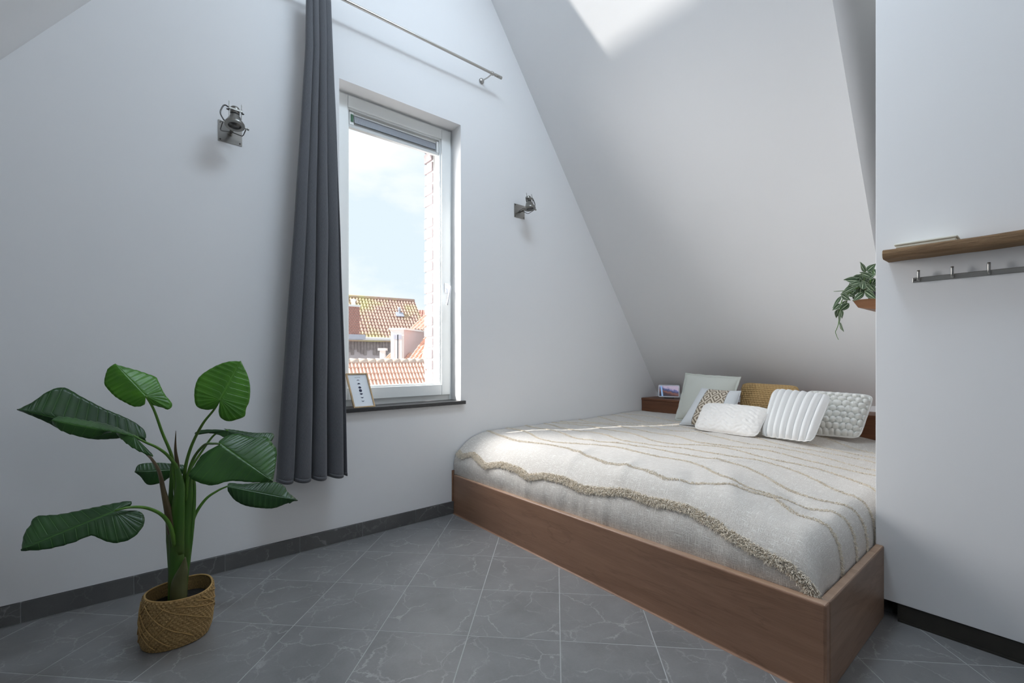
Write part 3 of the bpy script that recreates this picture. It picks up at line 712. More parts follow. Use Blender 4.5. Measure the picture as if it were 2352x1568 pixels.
# thick stripe along the foot side: height of the line above the floor against Y
ty = [.476, .50, .55, .62, .72, .80, .92, 1.00, 1.08, 1.20, 1.34, 1.44, 1.55, 1.70, 1.80, 1.90, 2.05, 2.18, 2.28, 2.36, 2.44, 2.50]
tz = [.262, .300, .335, .352, .376, .400, .425, .424, .418, .425, .402, .390, .404, .398, .372, .390, .392, .362, .385, .400, .372, .392]
path = []
for i in range(170):
    y = lerp(SY0+.004, SY1-.006, i/169); zt = interp(ty, tz, y)
    lo, hi = SX0, SX0+RUy(y)*.9
    for _ in range(22):
        m = (lo+hi)/2
        if zs_(m, max(y, SY0+.012)) < zt: lo = m
        else: hi = m
    x = (lo+hi)/2; path.append((surf(x, y), normal(x, y)))
tufts(path, .013, 4200, .015, .0012)
for k in range(10):
    xk = 1.835+k*.165; path = []
    v = 0
    for j in range(0, len(vs_), 1):
        y = SY0+vs_[j]; a1 = 1.9+.35*k
        x = xk+.055*math.sin(y*5.0+k*.9)+.030*math.sin(y*11+k*1.7)+.020*noise.noise(Vector((y*3, k*3.1, 0)))*2
        if k == 0: x = interp([.47, .62, .72, .88, 1.05, 1.2, 1.4, 1.75, 2.1, 2.5], [1.83, 1.83, 1.915, 1.83, 1.70, 1.74, 1.74, 1.84, 1.80, 1.86], y)
        x = min(max(x, SX0+.05), SX1-.03)
        path.append((surf(x, y), normal(x, y)))
    tufts(path, .0055 if k else .008, 1300 if k < 6 else 800, .009 if k else .010, .0011)

# ------------------------------------------------------------------ cushions
def cushion(name, cor, thick, style, mat_, label, res=56, pinch=.05, group='cushions piled against the headboard'):
    BL, BR, TR, TL = cor; cen = (BL+BR+TR+TL)/4
    r = empty(name, cen, label, 'cushion', group)
    nrm = (BR-BL).cross(TL-BL).normalized()
    if nrm.dot(Vector((0, 0, 1))-cen) < 0: nrm = -nrm
    lean = nrm
    W_ = (BR-BL).length; H_ = (TL-BL).length
    def P3(u, v, side):
        a, c = u*2-1, v*2-1
        rc = .085 if style in ('rib', 'jute', 'chenille', 'knit') else 0; pk = pinch*.3 if rc else pinch
        uu = .5+.5*a*(1-pk*(1-c*c)*abs(a)**3-rc*abs(c)**7*abs(a)**2); vv = .5+.5*c*(1-pk*(1-a*a)*abs(c)**3-rc*abs(a)**7*abs(c)**2)
        p = BL*(1-uu)*(1-vv)+BR*uu*(1-vv)+TR*uu*vv+TL*(1-uu)*vv
        e = max(0, (1-abs(a)**2.6))*max(0, (1-abs(c)**2.6)); h = thick*.5*e**.55
        d = 0
        if side > 0:
            edge = min(1, e*6)
            if style == 'rib':
                s = abs(math.sin(math.pi*u*8.0)); d = (s**.55-.62)*.034*(.45+.55*edge)
            elif style == 'knit':
                vv2 = v*8+.25*noise.noise(Vector((u*5, v*5, 4))); row = math.floor(vv2); k1 = (u*8+.5*(row % 2)+.2*noise.noise(Vector((u*6, row*1.3, 2)))) % 1-.5; k2 = vv2 % 1-.5
                s = max(0, 1-(k1*k1+k2*k2)*3.4)**.5; d = (s-.5)*.034*(.5+.5*edge)
            elif style == 'chenille':
                zz = v*9+abs((u*3.2 % 1)-.5)*3.0; d = (.6*abs(math.sin(math.pi*zz))**.6-.3)*.011*edge+.006*noise.noise(Vector((u*22, v*14, 3)))
            elif style == 'jute':
                d = (abs(math.sin(math.pi*v*19))**.6-.4)*.008+.003*math.sin(u*120+math.floor(v*19)*2.1)
            else: d = .004*noise.noise(Vector((u*5, v*5, 2)))*edge
        else:
            if style == 'rib': d = .006*abs(math.sin(math.pi*u*8))
            if style == 'knit': d = .010*abs(math.sin(math.pi*u*13))
            if style == 'jute': d = .003*abs(math.sin(math.pi*v*26))
        return p+nrm*(side*(h+max(d, -h*.8)))
    b = MB(); b.uv = []; Q = []; n = res
    for i in range(n+1):
        for j in range(n+1): Q.append(P3(i/n, j/n, 1)); b.uv.append((i/n, j/n))
    b.grid(Q, n+1, n+1); off = len(b.v); m = n+1
    Q = []
    for i in range(n+1):
        for j in range(n+1): Q.append(P3(i/n, j/n, -1)); b.uv.append((i/n, j/n))
    f0 = len(b.f); b.grid(Q, m, m); b.f[f0:] = [f[::-1] for f in b.f[f0:]]
    b.build('cover', mat_, r, smooth=True)
    # seam piping round the edge
    rim = [P3(i/30, 0, 1) for i in range(30)]+[P3(1, i/30, 1) for i in range(30)]+[P3(1-i/30, 1, 1) for i in range(30)]+[P3(0, 1-i/30, 1) for i in range(31)]
    if style == 'flange':
        b = MB(); b.uv = []; Q = []
        for k_, p in enumerate(rim):
            o = (p-cen); o = (o-nrm*o.dot(nrm)).normalized(); w = .016+.004*noise.noise(Vector((k_*.3, 0, 0)))
            Q += [p-o*.006, p+o*w+nrm*(.004*noise.noise(Vector((k_*.25, 3, 0))))]; b.uv += [(k_/20, 0), (k_/20, .04)]
        b.grid(Q, len(rim), 2); b.build('flange', mat_, r, smooth=True, solid=.004)
    elif style in ('rib', 'knit'):
        b = MB(); b.uv = None
        b.tube(rim, .003 if style == 'rib' else .006, 8, caps=False); b.build('edge', simple(name+'_edge', (.80, .79, .76), .95, bscale=90, bstr=.5), r, smooth=True)
    else:
        b = MB(); b.tube(rim, .0028, 6, caps=False); b.build('seam', simple(name+'_seam', {'sage': (.6, .62, .56), 'plain': (.7, .71, .72)}.get(style, (.5, .33, .14) if style == 'jute' else (.74, .72, .69)), .95), r, smooth=True)
    return r
def quad(BLp, BRp, TRp, TLp, zbed, lean):
    def onz(px_):
        s = FPX*(1-zbed)/(px_[1]-HY); return at(px_[0], px_[1], s)
    BL, BR = onz(BLp), onz(BRp); e = (BR-BL).normalized(); back = Vector((0,0,1)).cross(e)
    if back.x < 0: back = -back
    up = back*math.sin(R(lean))+Vector((0,0,1))*math.cos(R(lean)); n = e.cross(up)
    return BL, BR, onplane(*TRp, BL, n), onplane(*TLp, BL, n)
CU = []
c_ = quad((1553, 963), (1668, 976), (1698, 868), (1577, 859), .512, 24); CU.append(c_)
cushion('square_cushion', c_, .13, 'flange', M['sage'], 'pale sage square cushion with flanged edge, at the back beside the display')
c_ = quad((1697, 970), (1824, 984), (1838, 886), (1704, 878), .512, 20); CU.append(c_)
cushion('jute_cushion', c_, .11, 'jute', M['jute'], 'golden brown woven jute cushion at the back between white cushions', res=110)
c_ = quad((1561, 974), (1682, 988), (1702, 898), (1612, 891), .512, 36); CU.append(c_)
cushion('patterned_cushion', c_, .10, 'plain', M['diamond'], 'off-white cushion with brown diamond band down the middle')
c_ = quad((1862, 997), (1974, 1006), (2008, 908), (1850, 897), .512, 30); CU.append(c_)
cushion('knitted_cushion', c_, .12, 'knit', M['knit'], 'chunky knitted white bobble cushion nearest the partition wall', res=130)
c_ = quad((1744, 1001), (1866, 1017), (1911, 907), (1776, 892), .512, 42); CU.append(c_)
cushion('ribbed_cushion', c_, .10, 'rib', M['ribbed'], 'white plush cushion with thick vertical ribs, in front of the knitted one', res=120)
c_ = quad((1592, 985), (1738, 1005), (1770, 937), (1618, 925), .512, 48); CU.append(c_)
cushion('lumbar_cushion', c_, .10, 'chenille', M['fluffy'], 'low oblong cream chenille cushion with zigzag relief, at the very front', res=90)
for c_ in CU: print('CUSH', [round(x, 2) for p in c_ for x in p], round((c_[1]-c_[0]).length, 3), round((c_[3]-c_[0]).length, 3), round((c_[2]-c_[1]).length, 3))

# ------------------------------------------------------------------ smart display
def display():
    c0 = Vector((3.735, 2.285, .632)); r = empty('smart_display', c0, 'small white smart display showing a waterfall landscape on the headboard', 'display')
    ang = math.atan2(-c0.y, -c0.x)+R(-2); f = Vector((math.cos(ang), math.sin(ang), 0)); s = Vector((0,0,1)).cross(f).normalized()
    if s.dot(Vector((CT, -ST, 0))) < 0: s = -s
    up = (Vector((0,0,1))-f*.22).normalized(); fn = s.cross(up); 
    if fn.dot(f) < 0: fn = -fn
    w, h = .092, .0565; c = c0+Vector((0,0,.013))+up*h
    def rr(hw, hh, rad, off):
        P_ = []
        for (sx, sz, a0) in ((1, 1, 0), (-1, 1, 90), (-1, -1, 180), (1, -1, 270)):
            for k in range(5):
                a = R(a0+k*22.5); P_.append(c+s*(sx*(hw-rad)+rad*math.cos(a))+up*(sz*(hh-rad)+rad*math.sin(a))+fn*off)
        return P_
    b = MB(); b.prism(rr(w, h, .014, -.008), fn*.010); b.build('housing', M['plastic'], r, bevel=.0015)
    b = MB(); b.uv = [(0, 0), (1, 0), (1, 1), (0, 1)]; hw, hh = w-.0095, h-.0095
    b.add([c-s*hw-up*hh+fn*.0024, c+s*hw-up*hh+fn*.0024, c+s*hw+up*hh+fn*.0024, c-s*hw+up*hh+fn*.0024], [(0, 1, 2, 3)]); b.build('screen', M['screen'], r)
    b = MB(); pr = []
    for k in range(24):
        a = 2*math.pi*k/24; pr.append(c0+s*(.045*math.cos(a))+f*(.026*math.sin(a)-.034)+Vector((0,0,.0005)))
    b.prism(pr, (0, 0, .030)); b.build('base', M['grey_cloth'], r, bevel=.003)
display()

# ------------------------------------------------------------------ partition fittings
b = MB(); b.uv = None; n = 70
sh = []
for i in range(n+1):
    y = lerp(.432, -.75, i/n); w1 = .003*noise.noise(Vector((y*9, 0, 0))); w2 = .003*noise.noise(Vector((y*7, 5, 0)))
    z0 = 1.366+w1*.7; z1 = 1.401+w2
    xf = 2.139+.004*noise.noise(Vector((y*6, 9, 0)))
    sh += [(XP-.0005, y, z0), (xf+.012, y, z0), (xf+.003, y, z0+.006), (xf-.001*0, y, lerp(z0, z1, .5)), (xf+.002, y, z1-.004), (xf+.008, y, z1), (XP-.0005, y, z1)]
b.add(sh, [(i*7+j, i*7+(j+1) % 7, (i+1)*7+(j+1) % 7, (i+1)*7+j) for i in range(n) for j in range(7)]+[tuple(range(6, -1, -1)), tuple(n*7+k for k in range(7))])
plank = b.build('wall_shelf', M['plank'], smooth=False, bevel=.0015, seg=1); tag(plank, 'rough weathered wooden plank shelf on the partition wall', 'shelf')
tr = empty('tray', (2.19, .32, 1.404), 'thin cream tray lying on the rough wooden plank shelf', 'tray')
b = MB(); b.box(2.165, 2.225, .236, .398, 1.4035, 1.4125); b.build('tray_base', M['cream'], tr, bevel=.003)
b = MB(); b.box(2.161, 2.229, .232, .402, 1.4130, 1.4210); b.build('tray_lid', M['cream'], tr, bevel=.0035)
hr = empty('coat_rack', (XP, .1, 1.289), 'brushed steel coat rail with upright pegs below the plank shelf', 'coat rack')
b = MB(); b.box(XP-.004, XP-.0005, -.32, .361, 1.280, 1.298); b.build('rail', M['steel'], hr, bevel=.0015)
for k in range(7):
    y = .341-k*.0895
    b = MB(); b.tube(catmull([(XP-.003, y, 1.287), (XP-.016, y, 1.287), (XP-.021, y, 1.292), (XP-.022, y, 1.300), (XP-.022, y, 1.321)], 4), .0042, 12); b.build('peg', M['steel'], hr, smooth=True)
b = MB(); b.lathe((XP-.004, .353, 1.289), (-1, 0, 0), [(.0032, 0), (.0030, .001), (0, .0014)], 10); b.build('screw', M['steel_dark'], hr)
# planter shelf behind the partition edge with trailing plant
pl = empty('planter_shelf', (2.6, YP, 1.21), 'small wooden tray shelf on the far end of the partition wall', 'shelf')
X0 = 2.50; X1 = 2.80
pf = [(YP+.001, 1.262), (.612, 1.262), (.590, 1.226), (YP+.001, 1.203)]
b = MB(); b.prism([(X0, y, z) for y, z in pf], (.012, 0, 0)); b.build('side', M['tray_wood'], pl, bevel=.001)
b = MB(); b.prism([(X1-.012, y, z) for y, z in pf], (.012, 0, 0)); b.build('side', M['tray_wood'], pl, bevel=.001)
b = MB(); b.prism([(X0+.012, .612, 1.262), (X0+.012, .600, 1.262), (X0+.012, .578, 1.226), (X0+.012, .590, 1.226)], (X1-X0-.024, 0, 0)); b.build('front_board', M['tray_wood'], pl)
b = MB(); b.prism([(X0+.012, YP+.001, 1.203), (X0+.012, .590, 1.226), (X0+.012, .590, 1.232), (X0+.012, YP+.001, 1.211)], (X1-X0-.024, 0, 0)); b.build('bottom_board', M['tray_wood'], pl)
tp = empty('trailing_plant', (2.62, .535, 1.22), 'trailing plant with striped green and cream leaves in the wall planter', 'plant')
b = MB(); b.lathe((2.62, .535, 1.222), (0, 0, 1), [(.036, 0), (.040, .01), (.047, .085), (.049, .085), (.049, .095), (.044, .095), (.042, .075), (0, .075)], 24); b.build('pot', M['pot'], tp, smooth=False)
b = MB(); b.lathe((2.62, .535, 1.29), (0, 0, 1), [(.042, 0), (.03, .008), (0, .012)], 16); b.build('soil', M['soil'], tp, smooth=True)
def small_leaf(A, T, w, nrm, name='leaf'):
    A = Vector(A); T = Vector(T); d = T-A; L = d.length; t = d/L; nrm = Vector(nrm); nrm = (nrm-t*nrm.dot(t)).normalized(); s = t.cross(nrm)
    b = MB(); b.uv = []; Q = []; n = 9
    for i in range(n):
        k = i/(n-1); wd = w*math.sin(math.pi*min(1, k**.75))*(1-.25*k)
        if i in (0, n-1): wd = .0004
        for j in range(5):
            c = j/2-1
            Q.append(A+d*k+s*(wd*c)+nrm*(.22*w*abs(c)-.15*L*math.sin(math.pi*k)*.3-.06*L*k*k)); b.uv.append((k, (c+1)/2))
    b.grid(Q, n, 5); return b.build(name, M['varie'], tp, smooth=True, solid=.0008)
LV = [((1978,622),(1978+0,604),0),]
# each: stem joint pixel, tip pixel, half width pixels, depth
LV = [((1987,624),(1978,604),5.0,2.04),((1990,623),(2010,607),5.5,2.05),((1993,626),(2006,610),4,2.10),((2000,636),(1978,626),5,2.03),((1996,640),(2012,628),5,2.03),
      ((1972,645),(1942,642),7.5,2.05),((1978,648),(1952,654),4.5,2.02),((1983,634),(1974,640),5,2.08),((1980,665),(1984,647),5.5,2.0),((1990,664),(1987,648),4,2.03),
      ((1970,650),(1940,668),5,2.03),((1966,658),(1935,673),4,2.0),((1960,668),(1938,676),5,2.05),((1950,675),(1946,690),6,2.0),((1931,676),(1951,688),6,1.99),
      ((1985,668),(2010,684),8,1.98),((1984,672),(1962,689),5,1.98),((1995,660),(2012,652),5,2.06),((1998,655),(2010,668),5,2.04),
      ((1932,680),(1915,704),3,1.98),((1930,698),(1914,711),4.5,1.99),((1950,696),(1929,713),6,1.98),((1926,708),(1921,728),4.5,2.0),((1931,712),(1934,729),4.5,1.98),
      ((1929,714),(1929,742),2.5,1.98),((1927,741),(1938,759),4.5,1.97),((1990,640),(1975,650),5,2.1),((2002,646),(1990,656),5,2.06),((2005,618),(2012,632),5,2.08),((1972,672),(1955,664),5,2.06),
      ((1988,655),(2003,668),6,2.02),((1945,672),(1962,680),5,2.03),((1935,700),(1945,690),4,2.0)]
rn = random.Random(3)
for _ in range(26):
    t0 = rn.random(); px_ = lerp(2010, 1948, t0)+rn.uniform(-5, 5); py_ = lerp(640, 672, t0)+rn.uniform(-26, 14)*(1-.4*t0)
    an = rn.uniform(0, 2*math.pi); L_ = rn.uniform(15, 24); LV.append(((px_, py_), (px_+L_*math.cos(an)-4, py_+L_*math.sin(an)*.8+3), rn.uniform(4, 6.5), rn.uniform(2.03, 2.10)))
for (A_, T_, w_, s_) in LV:
    a = at(A_[0], A_[1], s_+rn.uniform(-.015, .015)); t = at(T_[0], T_[1], s_+rn.uniform(-.02, .02))
    t = a+(t-a)*1.12; small_leaf(a, t, w_*s_/FPX*1.45, (-.7+rn.uniform(-.3, .3), -.6+rn.uniform(-.3, .3), .3+rn.uniform(-.3, .3)))
for pts in ([(2000,668,2.05),(1985,650,2.03),(1988,628,2.04),(1986,622,2.04)], [(2000,672,2.04),(1975,660,2.02),(1950,672,2.0),(1935,688,1.99),(1930,705,1.99),(1927,722,1.99),(1926,742,1.98),(1922,755,1.98),(1919,762,1.98),(1922,772,1.98),(1926,780,1.98)],
            [(2000,660,2.05),(1975,648,2.04),(1955,650,2.04)], [(1955,672,2.0),(1940,668,2.0),(1915,669,2.0)], [(1998,650,2.05),(2004,630,2.06),(2008,615,2.06)]):
    b = MB(); pp = catmull([at(*p) for p in pts], 5); b.tube(pp, [lerp(.0022, .0009, i/(len(pp)-1)) for i in range(len(pp))], 6); b.build('stem', M['stem'], tp, smooth=True)

# ------------------------------------------------------------------ big potted plant
BC = Vector((.117, 2.040, 0)); BA, BB, BH = .1015, .096, .166
pp_ = empty('potted_plant', BC, 'tall broad-leaved green plant in woven seagrass basket by the gable wall', 'plant')
def bsk(a, z):
    bul = 1+.05*math.sin(math.pi*min(1, max(0, z/BH)))-.06*max(0, 1-z/.03)
    return bul
b = MB(); b.uv = []; Q = []; NA, NZ = 240, 60
def bpt(a, z, off=0):
    k = bsk(a, z); lean = .010*z/BH
    ex = 2.3; ca, sa_ = math.cos(a), math.sin(a)
    x = (BA*k+off)*math.copysign(abs(ca)**(2/ex), ca); y = (BB*k+off)*math.copysign(abs(sa_)**(2/ex), sa_)
    top = .004*math.sin(a*2+.6)*(z/BH)
    return BC+Vector((x+lean, y, z+top))
NAv = 46
for i in range(NZ+1):
    z = BH*i/NZ+.001; 
    for j in range(NA):
        a = 2*math.pi*j/NA; row = math.floor(i/3); ph = (row % 2)*math.pi
        d = .0026*abs(math.sin(math.pi*i/3))*1.0+.0022*math.sin(NAv*a+ph)
        Q.append(bpt(a, z, d)); b.uv.append((j/NA*1.0, z*5))
b.grid(Q, NZ+1, NA, wrap=True); bk = b.build('basket', M['basket'], pp_, smooth=True)
b = MB(); b.uv = []; Q = []
for i in range(12):
    z = BH-.001-.08*i/11
    for j in range(60): Q.append(bpt(2*math.pi*j/60, z, -.008)); b.uv.append((j/60, z*5))
b.grid(Q, 12, 60, wrap=True); b.f = [f[::-1] for f in b.f]; b.build('basket_lining', M['basket'], bk, smooth=True)
b = MB(); b.tube([bpt(2*math.pi*j/60, BH+.001, -.003) for j in range(61)], .0034, 8, caps=False); b.build('basket_rim', M['strand'], bk, smooth=True)
b = MB(); b.tube([bpt(2*math.pi*j/60, .004, -.003) for j in range(61)], .004, 8, caps=False); b.build('basket_foot', M['strand'], bk, smooth=True)
def strand(a0, z0, a1, z1):
    b = MB(); pts = [bpt(lerp(R(a0), R(a1), t/14), lerp(z0, z1, t/14), .0048) for t in range(15)]; b.tube(pts, .0017, 6, flat=1); b.build('basket_strand', M['strand'], bk, smooth=True)
for (a0, z0, a1, z1) in ((175,.150,262,.015),(205,.155,290,.030),(238,.155,330,.055),(262,.150,350,.095),(290,.152,372,.10),(180,.100,235,.015),(150,.155,225,.05),(178,.012,248,.150),(215,.012,262,.110),(180,.045,215,.150),(150,.02,205,.150),(300,.160,360,.07),(320,.165,380,.12)): strand(a0, z0, a1, z1)
b = MB(); cen = BC+Vector((.004, 0, BH-.046)); ring_ = [bpt(2*math.pi*j/40, BH-.048, -.010) for j in range(40)]
b.add([cen]+ring_, [(0, 1+j, 1+(j+1) % 40) for j in range(40)]); b.build('soil', M['soil'], pp_)
K = 2.1194
def cp(x, y, s): return at(x/K, 800+y/K, s)
S0 = 1.69
def sheath(name, pts, radii, m, s=S0, flat=.6):
    P_ = catmull([cp(*p) if len(p) == 3 else cp(p[0], p[1], s) for p in pts], 6); n = len(P_); rad = []
    for i in range(n): rad.append(interp([k/(len(radii)-1) for k in range(len(radii))], radii, i/(n-1)))
    b = MB(); b.tube(P_, rad, 12, flat=flat, up=(CT, -ST, 0)); return b.build(name, m, pp_, smooth=True)
sheath('stem_sheath', [(868,1292),(872,1150),(878,1000),(885,850),(905,700),(925,600)], [.030,.030,.036,.034,.026,.008], M['sheath'])
sheath('stem_sheath', [(862,1285),(850,1080),(842,930),(828,800),(832,700),(835,560)], [.022,.022,.024,.015,.008,.004], M['sheath'], 1.67)
sheath('stem_sheath', [(850,1285,1.66),(858,1130,1.65),(858,1000,1.65),(840,900,1.65),(815,845,1.66)], [.024,.028,.026,.014,.003], M['sheath'])
sheath('stem_sheath', [(867,1290,1.62),(872,1150,1.635),(890,1080,1.635),(902,1015,1.64)], [.030,.028,.018,.002], M['olive'])
sheath('stem_sheath', [(893,1180,1.70),(905,1040,1.70),(925,900,1.70),(935,760,1.71),(940,660,1.71),(935,600,1.72)], [.012,.016,.013,.014,.010,.003], M['sheath'])
sheath('stem_sheath', [(866,1000,1.65),(862,880,1.65),(868,760,1.65),(876,660,1.66),(855,560,1.67)], [.022,.026,.022,.016,.006], M['sheath'])
sheath('stem_sheath', [(838,900,1.64),(820,800,1.64),(795,690,1.65),(775,600,1.68),(740,540,1.72),(712,512,1.76)], [.016,.014,.009,.007,.005,.004], M['brown'])
sheath('new_spear', [(866,640,1.69),(862,560,1.69),(854,490,1.69),(856,400,1.69)], [.009,.008,.005,.0008], M['brown'])
def petiole(pts, r0=.0065, r1=.0032, m='stem'):
    P_ = catmull([cp(*p) for p in pts], 7); b = MB(); n = len(P_); b.tube(P_, [lerp(r0, r1, i/(n-1)) for i in range(n)], 8); b.build('leaf_stalk', M[m], pp_, smooth=True)
petiole([(862,760,1.67),(845,600,1.67),(835,520,1.66),(790,410,1.63),(750,300,1.60),(710,230,1.58)])
petiole([(895,760,1.69),(900,600,1.69),(930,480,1.69),(985,370,1.68),(1040,300,1.67),(1072,248,1.66)])
petiole([(878,720,1.68),(868,600,1.67),(825,530,1.65),(770,485,1.61),(705,455,1.57),(650,425,1.54)])
petiole([(905,740,1.68),(915,620,1.67),(945,530,1.66),(995,470,1.62),(1040,463,1.58),(1075,465,1.55)])
petiole([(890,760,1.72),(900,640,1.74),(990,490,1.78),(1050,415,1.80),(1110,398,1.80)], .005)
petiole([(905,1060,1.72),(920,930,1.72),(945,820,1.73),(1000,735,1.75),(1060,692,1.77),(1108,670,1.78)], .008)
petiole([(850,960,1.64),(830,870,1.62),(790,812,1.59),(720,778,1.54),(640,772,1.49),(560,788,1.46)], .008)
petiole([(880,800,1.74),(868,680,1.78),(850,600,1.82)], .004)
def leaf(A, T, left, right, depth, nrm, m, curl=.0, fold=.02, label=None, name='leaf'):
    """cordate blade: every rib runs from the midrib out to a margin point"""
    Pa = cp(*A, depth); n = Vector(nrm).normalized()
    def w(p): return onplane(p[0]/K, 800+p[1]/K, Pa, n)
    a, t = Pa, w(T); L = (t-a).length; ax = (t-a)/L
    b = MB(); b.uv = []; Q = []; NR = 9
    def smooth_list(pl): return catmull([Vector(p) for p in pl], 5)
    Ls = smooth_list([w(p) for p in left]+[t]); Rs = smooth_list([w(p) for p in right]+[t])
    N_ = 46
    def resample(Pl):
        d = [0]
        for i in range(1, len(Pl)): d.append(d[-1]+(Pl[i]-Pl[i-1]).length)
        out = []
        for i in range(N_):
            x = d[-1]*i/(N_-1); k = 0
            while k < len(d)-2 and d[k+1] < x: k += 1
            out.append(Pl[k].lerp(Pl[k+1], (x-d[k])/max(1e-9, d[k+1]-d[k])))
        return out
    Ls, Rs = resample(Ls), resample(Rs)
    rows = []
    for i in range(N_):
        k = i/(N_-1)
        def root(P0):
            s = (P0-a).dot(ax)/L; return a+ax*(L*min(1, max(0, max(0, s-.12*(1-k)) if s < .97 else s)))
        rl, rr = root(Ls[i]), root(Rs[i]); row = []
        mk = k
        for j in range(NR): # left margin to the midrib
            c = 1-j/(NR-1); row.append((rl.lerp(Ls[i], c), -c))
        for j in range(1, NR):
            c = j/(NR-1); row.append((rr.lerp(Rs[i], c), c))
        # left and right midrib points differ slightly; join at their mean
        mid = (rl+rr)/2; row[NR-1] = (mid, 0)
        rows.append(row)
    for i, row in enumerate(rows):
        k = i/(N_-1)
        for (p, c) in row:
            s = (p-a).dot(ax)/L; ds = abs(c)
            off = -fold*ds**1.2*1.0+fold*.26*math.sin(k*2*math.pi*15)*ds*(1-ds*.4)+.7*fold*noise.noise(p*9)*ds
            off += curl*(s**2)
            Q.append(p+n*off if n.dot(Vector((0, 0, 1))-a) > 0 else p-n*off); b.uv.append((k, (c+1)/2))
    b.grid(Q, N_, 2*NR-1)
    o = b.build(name, m, pp_, smooth=True, solid=.0012)
    if label: o['label'] = label
    return o
VN = Vector((-.1, -1.69, .25))
leaf((710,230), (562,74), [(705,245),(700,268),(655,275),(610,255),(560,225),(520,185),(505,160),(512,120),(528,88)],
     [(722,250),(745,270),(790,283),(822,293),(838,265),(800,215),(765,140),(755,128),(690,105),(630,90)], 1.58, (-.05, -1, .45), M['leaf_bright'], 0, .015)
leaf((1072,248), (1172,60), [(1060,270),(1040,290),(1000,296),(955,280),(943,235),(946,180),(970,130),(1040,85),(1110,62)],
     [(1066,275),(1062,305),(1072,335),(1110,352),(1160,340),(1190,326),(1196,290),(1212,255),(1217,190),(1205,130)], 1.66, (-.25, -1, .25), M['leaf_bright'], 0, .013)
leaf((706,440), (82,295), [(716,450),(700,452),(640,430),(580,434),(450,438),(330,408),(240,360),(150,322)],
     [(714,430),(705,395),(660,358),(600,328),(500,285),(400,232),(312,185),(232,206),(160,256)], 1.76, (.1, -1, .30), M['leaf_dark'], .0, .018, 'largest dark green leaf pointing left')
leaf((650,425), (252,350), [(700,470),(748,513),(715,506),(640,470),(580,418),(550,384),(470,407),(390,405),(300,383)],
     [(690,440),(668,412),(640,396),(520,345),(400,325),(300,318),(262,324)], 1.54, (-.1, -1, 1.1), M['leaf_mid'], .0, .018)
leaf((1075,465), (1328,646), [(1060,468),(985,508),(945,565),(915,610),(950,640),(1030,660),(1120,640),(1230,648)],
     [(1062,450),(1086,426),(1150,405),(1230,424),(1292,418),(1325,450),(1347,488),(1342,560)], 1.55, (-.2, -1, .55), M['leaf_mid'], 0, .016)
leaf((1108,400), (1308,456), [(1050,390),(985,390),(950,402),(955,414),(1010,407),(1060,415),(1100,432),(1200,446),(1270,455)],
     [(1090,388),(1150,394),(1240,406),(1330,408),(1328,438)], 1.80, (-.1, -1, .6), M['leaf_dark'], 0, .010)
leaf((1108,670), (1450,738), [(1108,690),(1125,715),(1150,740),(1210,765),(1320,775),(1385,755),(1405,748),(1412,752),(1425,742)],
     [(1108,655),(1125,650),(1180,655),(1260,650),(1330,646),(1365,656),(1388,672),(1400,695),(1425,715)], 1.78, (-.2, -1, .5), M['leaf_dark'], 0, .014)
leaf((556,790), (100,979), [(600,783),(640,783),(678,788),(702,815),(695,860),(640,915),(560,937),(500,925),(440,905),(350,938),(220,970)],
     [(600,770),(636,755),(632,734),(560,742),(430,768),(280,795),(168,806),(140,850),(112,895)], 1.47, (-.1, -1, .8), M['leaf_dark'], 0, .015, 'dark leaf hanging low at the left')
leaf((905,585), (656,600), [(890,610),(830,625),(790,650),(722,662),(685,622)],
     [(895,565),(840,560),(770,555),(680,562)], 1.84, (.05, -1, .3), M['leaf_dark'], 0, .010)

# ------------------------------------------------------------------ outside: neighbouring roofs
def frame_of(O, U, V):
    u = U.normalized(); n = U.cross(V).normalized(); v = n.cross(u).normalized(); return u, v, n
def pantile_mesh(w, h, amp, m, seg=6):
    """one S-shaped clay tile: x across, y up the slope, z out"""
    b = MB(); Q = []
    for j, (y, dz) in enumerate(((-.04*h, .55*amp), (1.0*h, .10*amp))):
        for i in range(seg+1):
            t = i/seg; z = amp*(math.sin(t*2*math.pi)*.5+.5)+dz
            Q.append((t*w*1.04, y, z))
    Q += [(Q[i][0], Q[i][1], Q[i][2]-amp*.5) for i in range(seg+1)]   # front lip
    n = seg+1
    b.add(Q, [(i, i+1, n+i+1, n+i) for i in range(seg)]+[(2*n+i, 2*n+i+1, i+1, i) for i in range(seg)])
    return b
def roof(house, O, U, V, cols, rows, mat_, single, amp=.05, name='roof_tile'):
    """O lower-left corner, U eave vector, V vector up the slope"""
    u, v, n = frame_of(O, U, V)
    if n.z < 0: n = -n
    w, h = U.length/cols, V.length/rows
    vv = V.normalized(); Mx = Matrix((u, vv, n)).transposed()
    t = pantile_mesh(w, h, amp, mat_)
    if single:
        me = t.mesh(name); me.materials.append(mat_)
        for r_ in range(rows):
            for c_ in range(cols):
                o = bpy.data.objects.new(name, me); C.objects.link(o); o.parent = house
                mt = Mx.to_4x4(); mt.translation = O+u*(w*c_)+vv*(h*r_)+n*random.uniform(0, amp*.12)-Vector(house.location)
                o.matrix_local = mt
    else:
        b = MB()
        for r_ in range(rows):
            for c_ in range(cols):
                off = O+u*(w*c_)+vv*(h*r_)+n*random.uniform(0, amp*.25)
                b.add([Mx @ Vector(q_)+off for q_ in t.v], t.f)
        b.build('roof_tiles', mat_, house, kind='stuff')
def Eo(x, y, s): return at(x, y, s)
# near orange roof
n1 = Eo(760, 898, 15.2); n2 = Eo(1060, 893, 15.2+0)
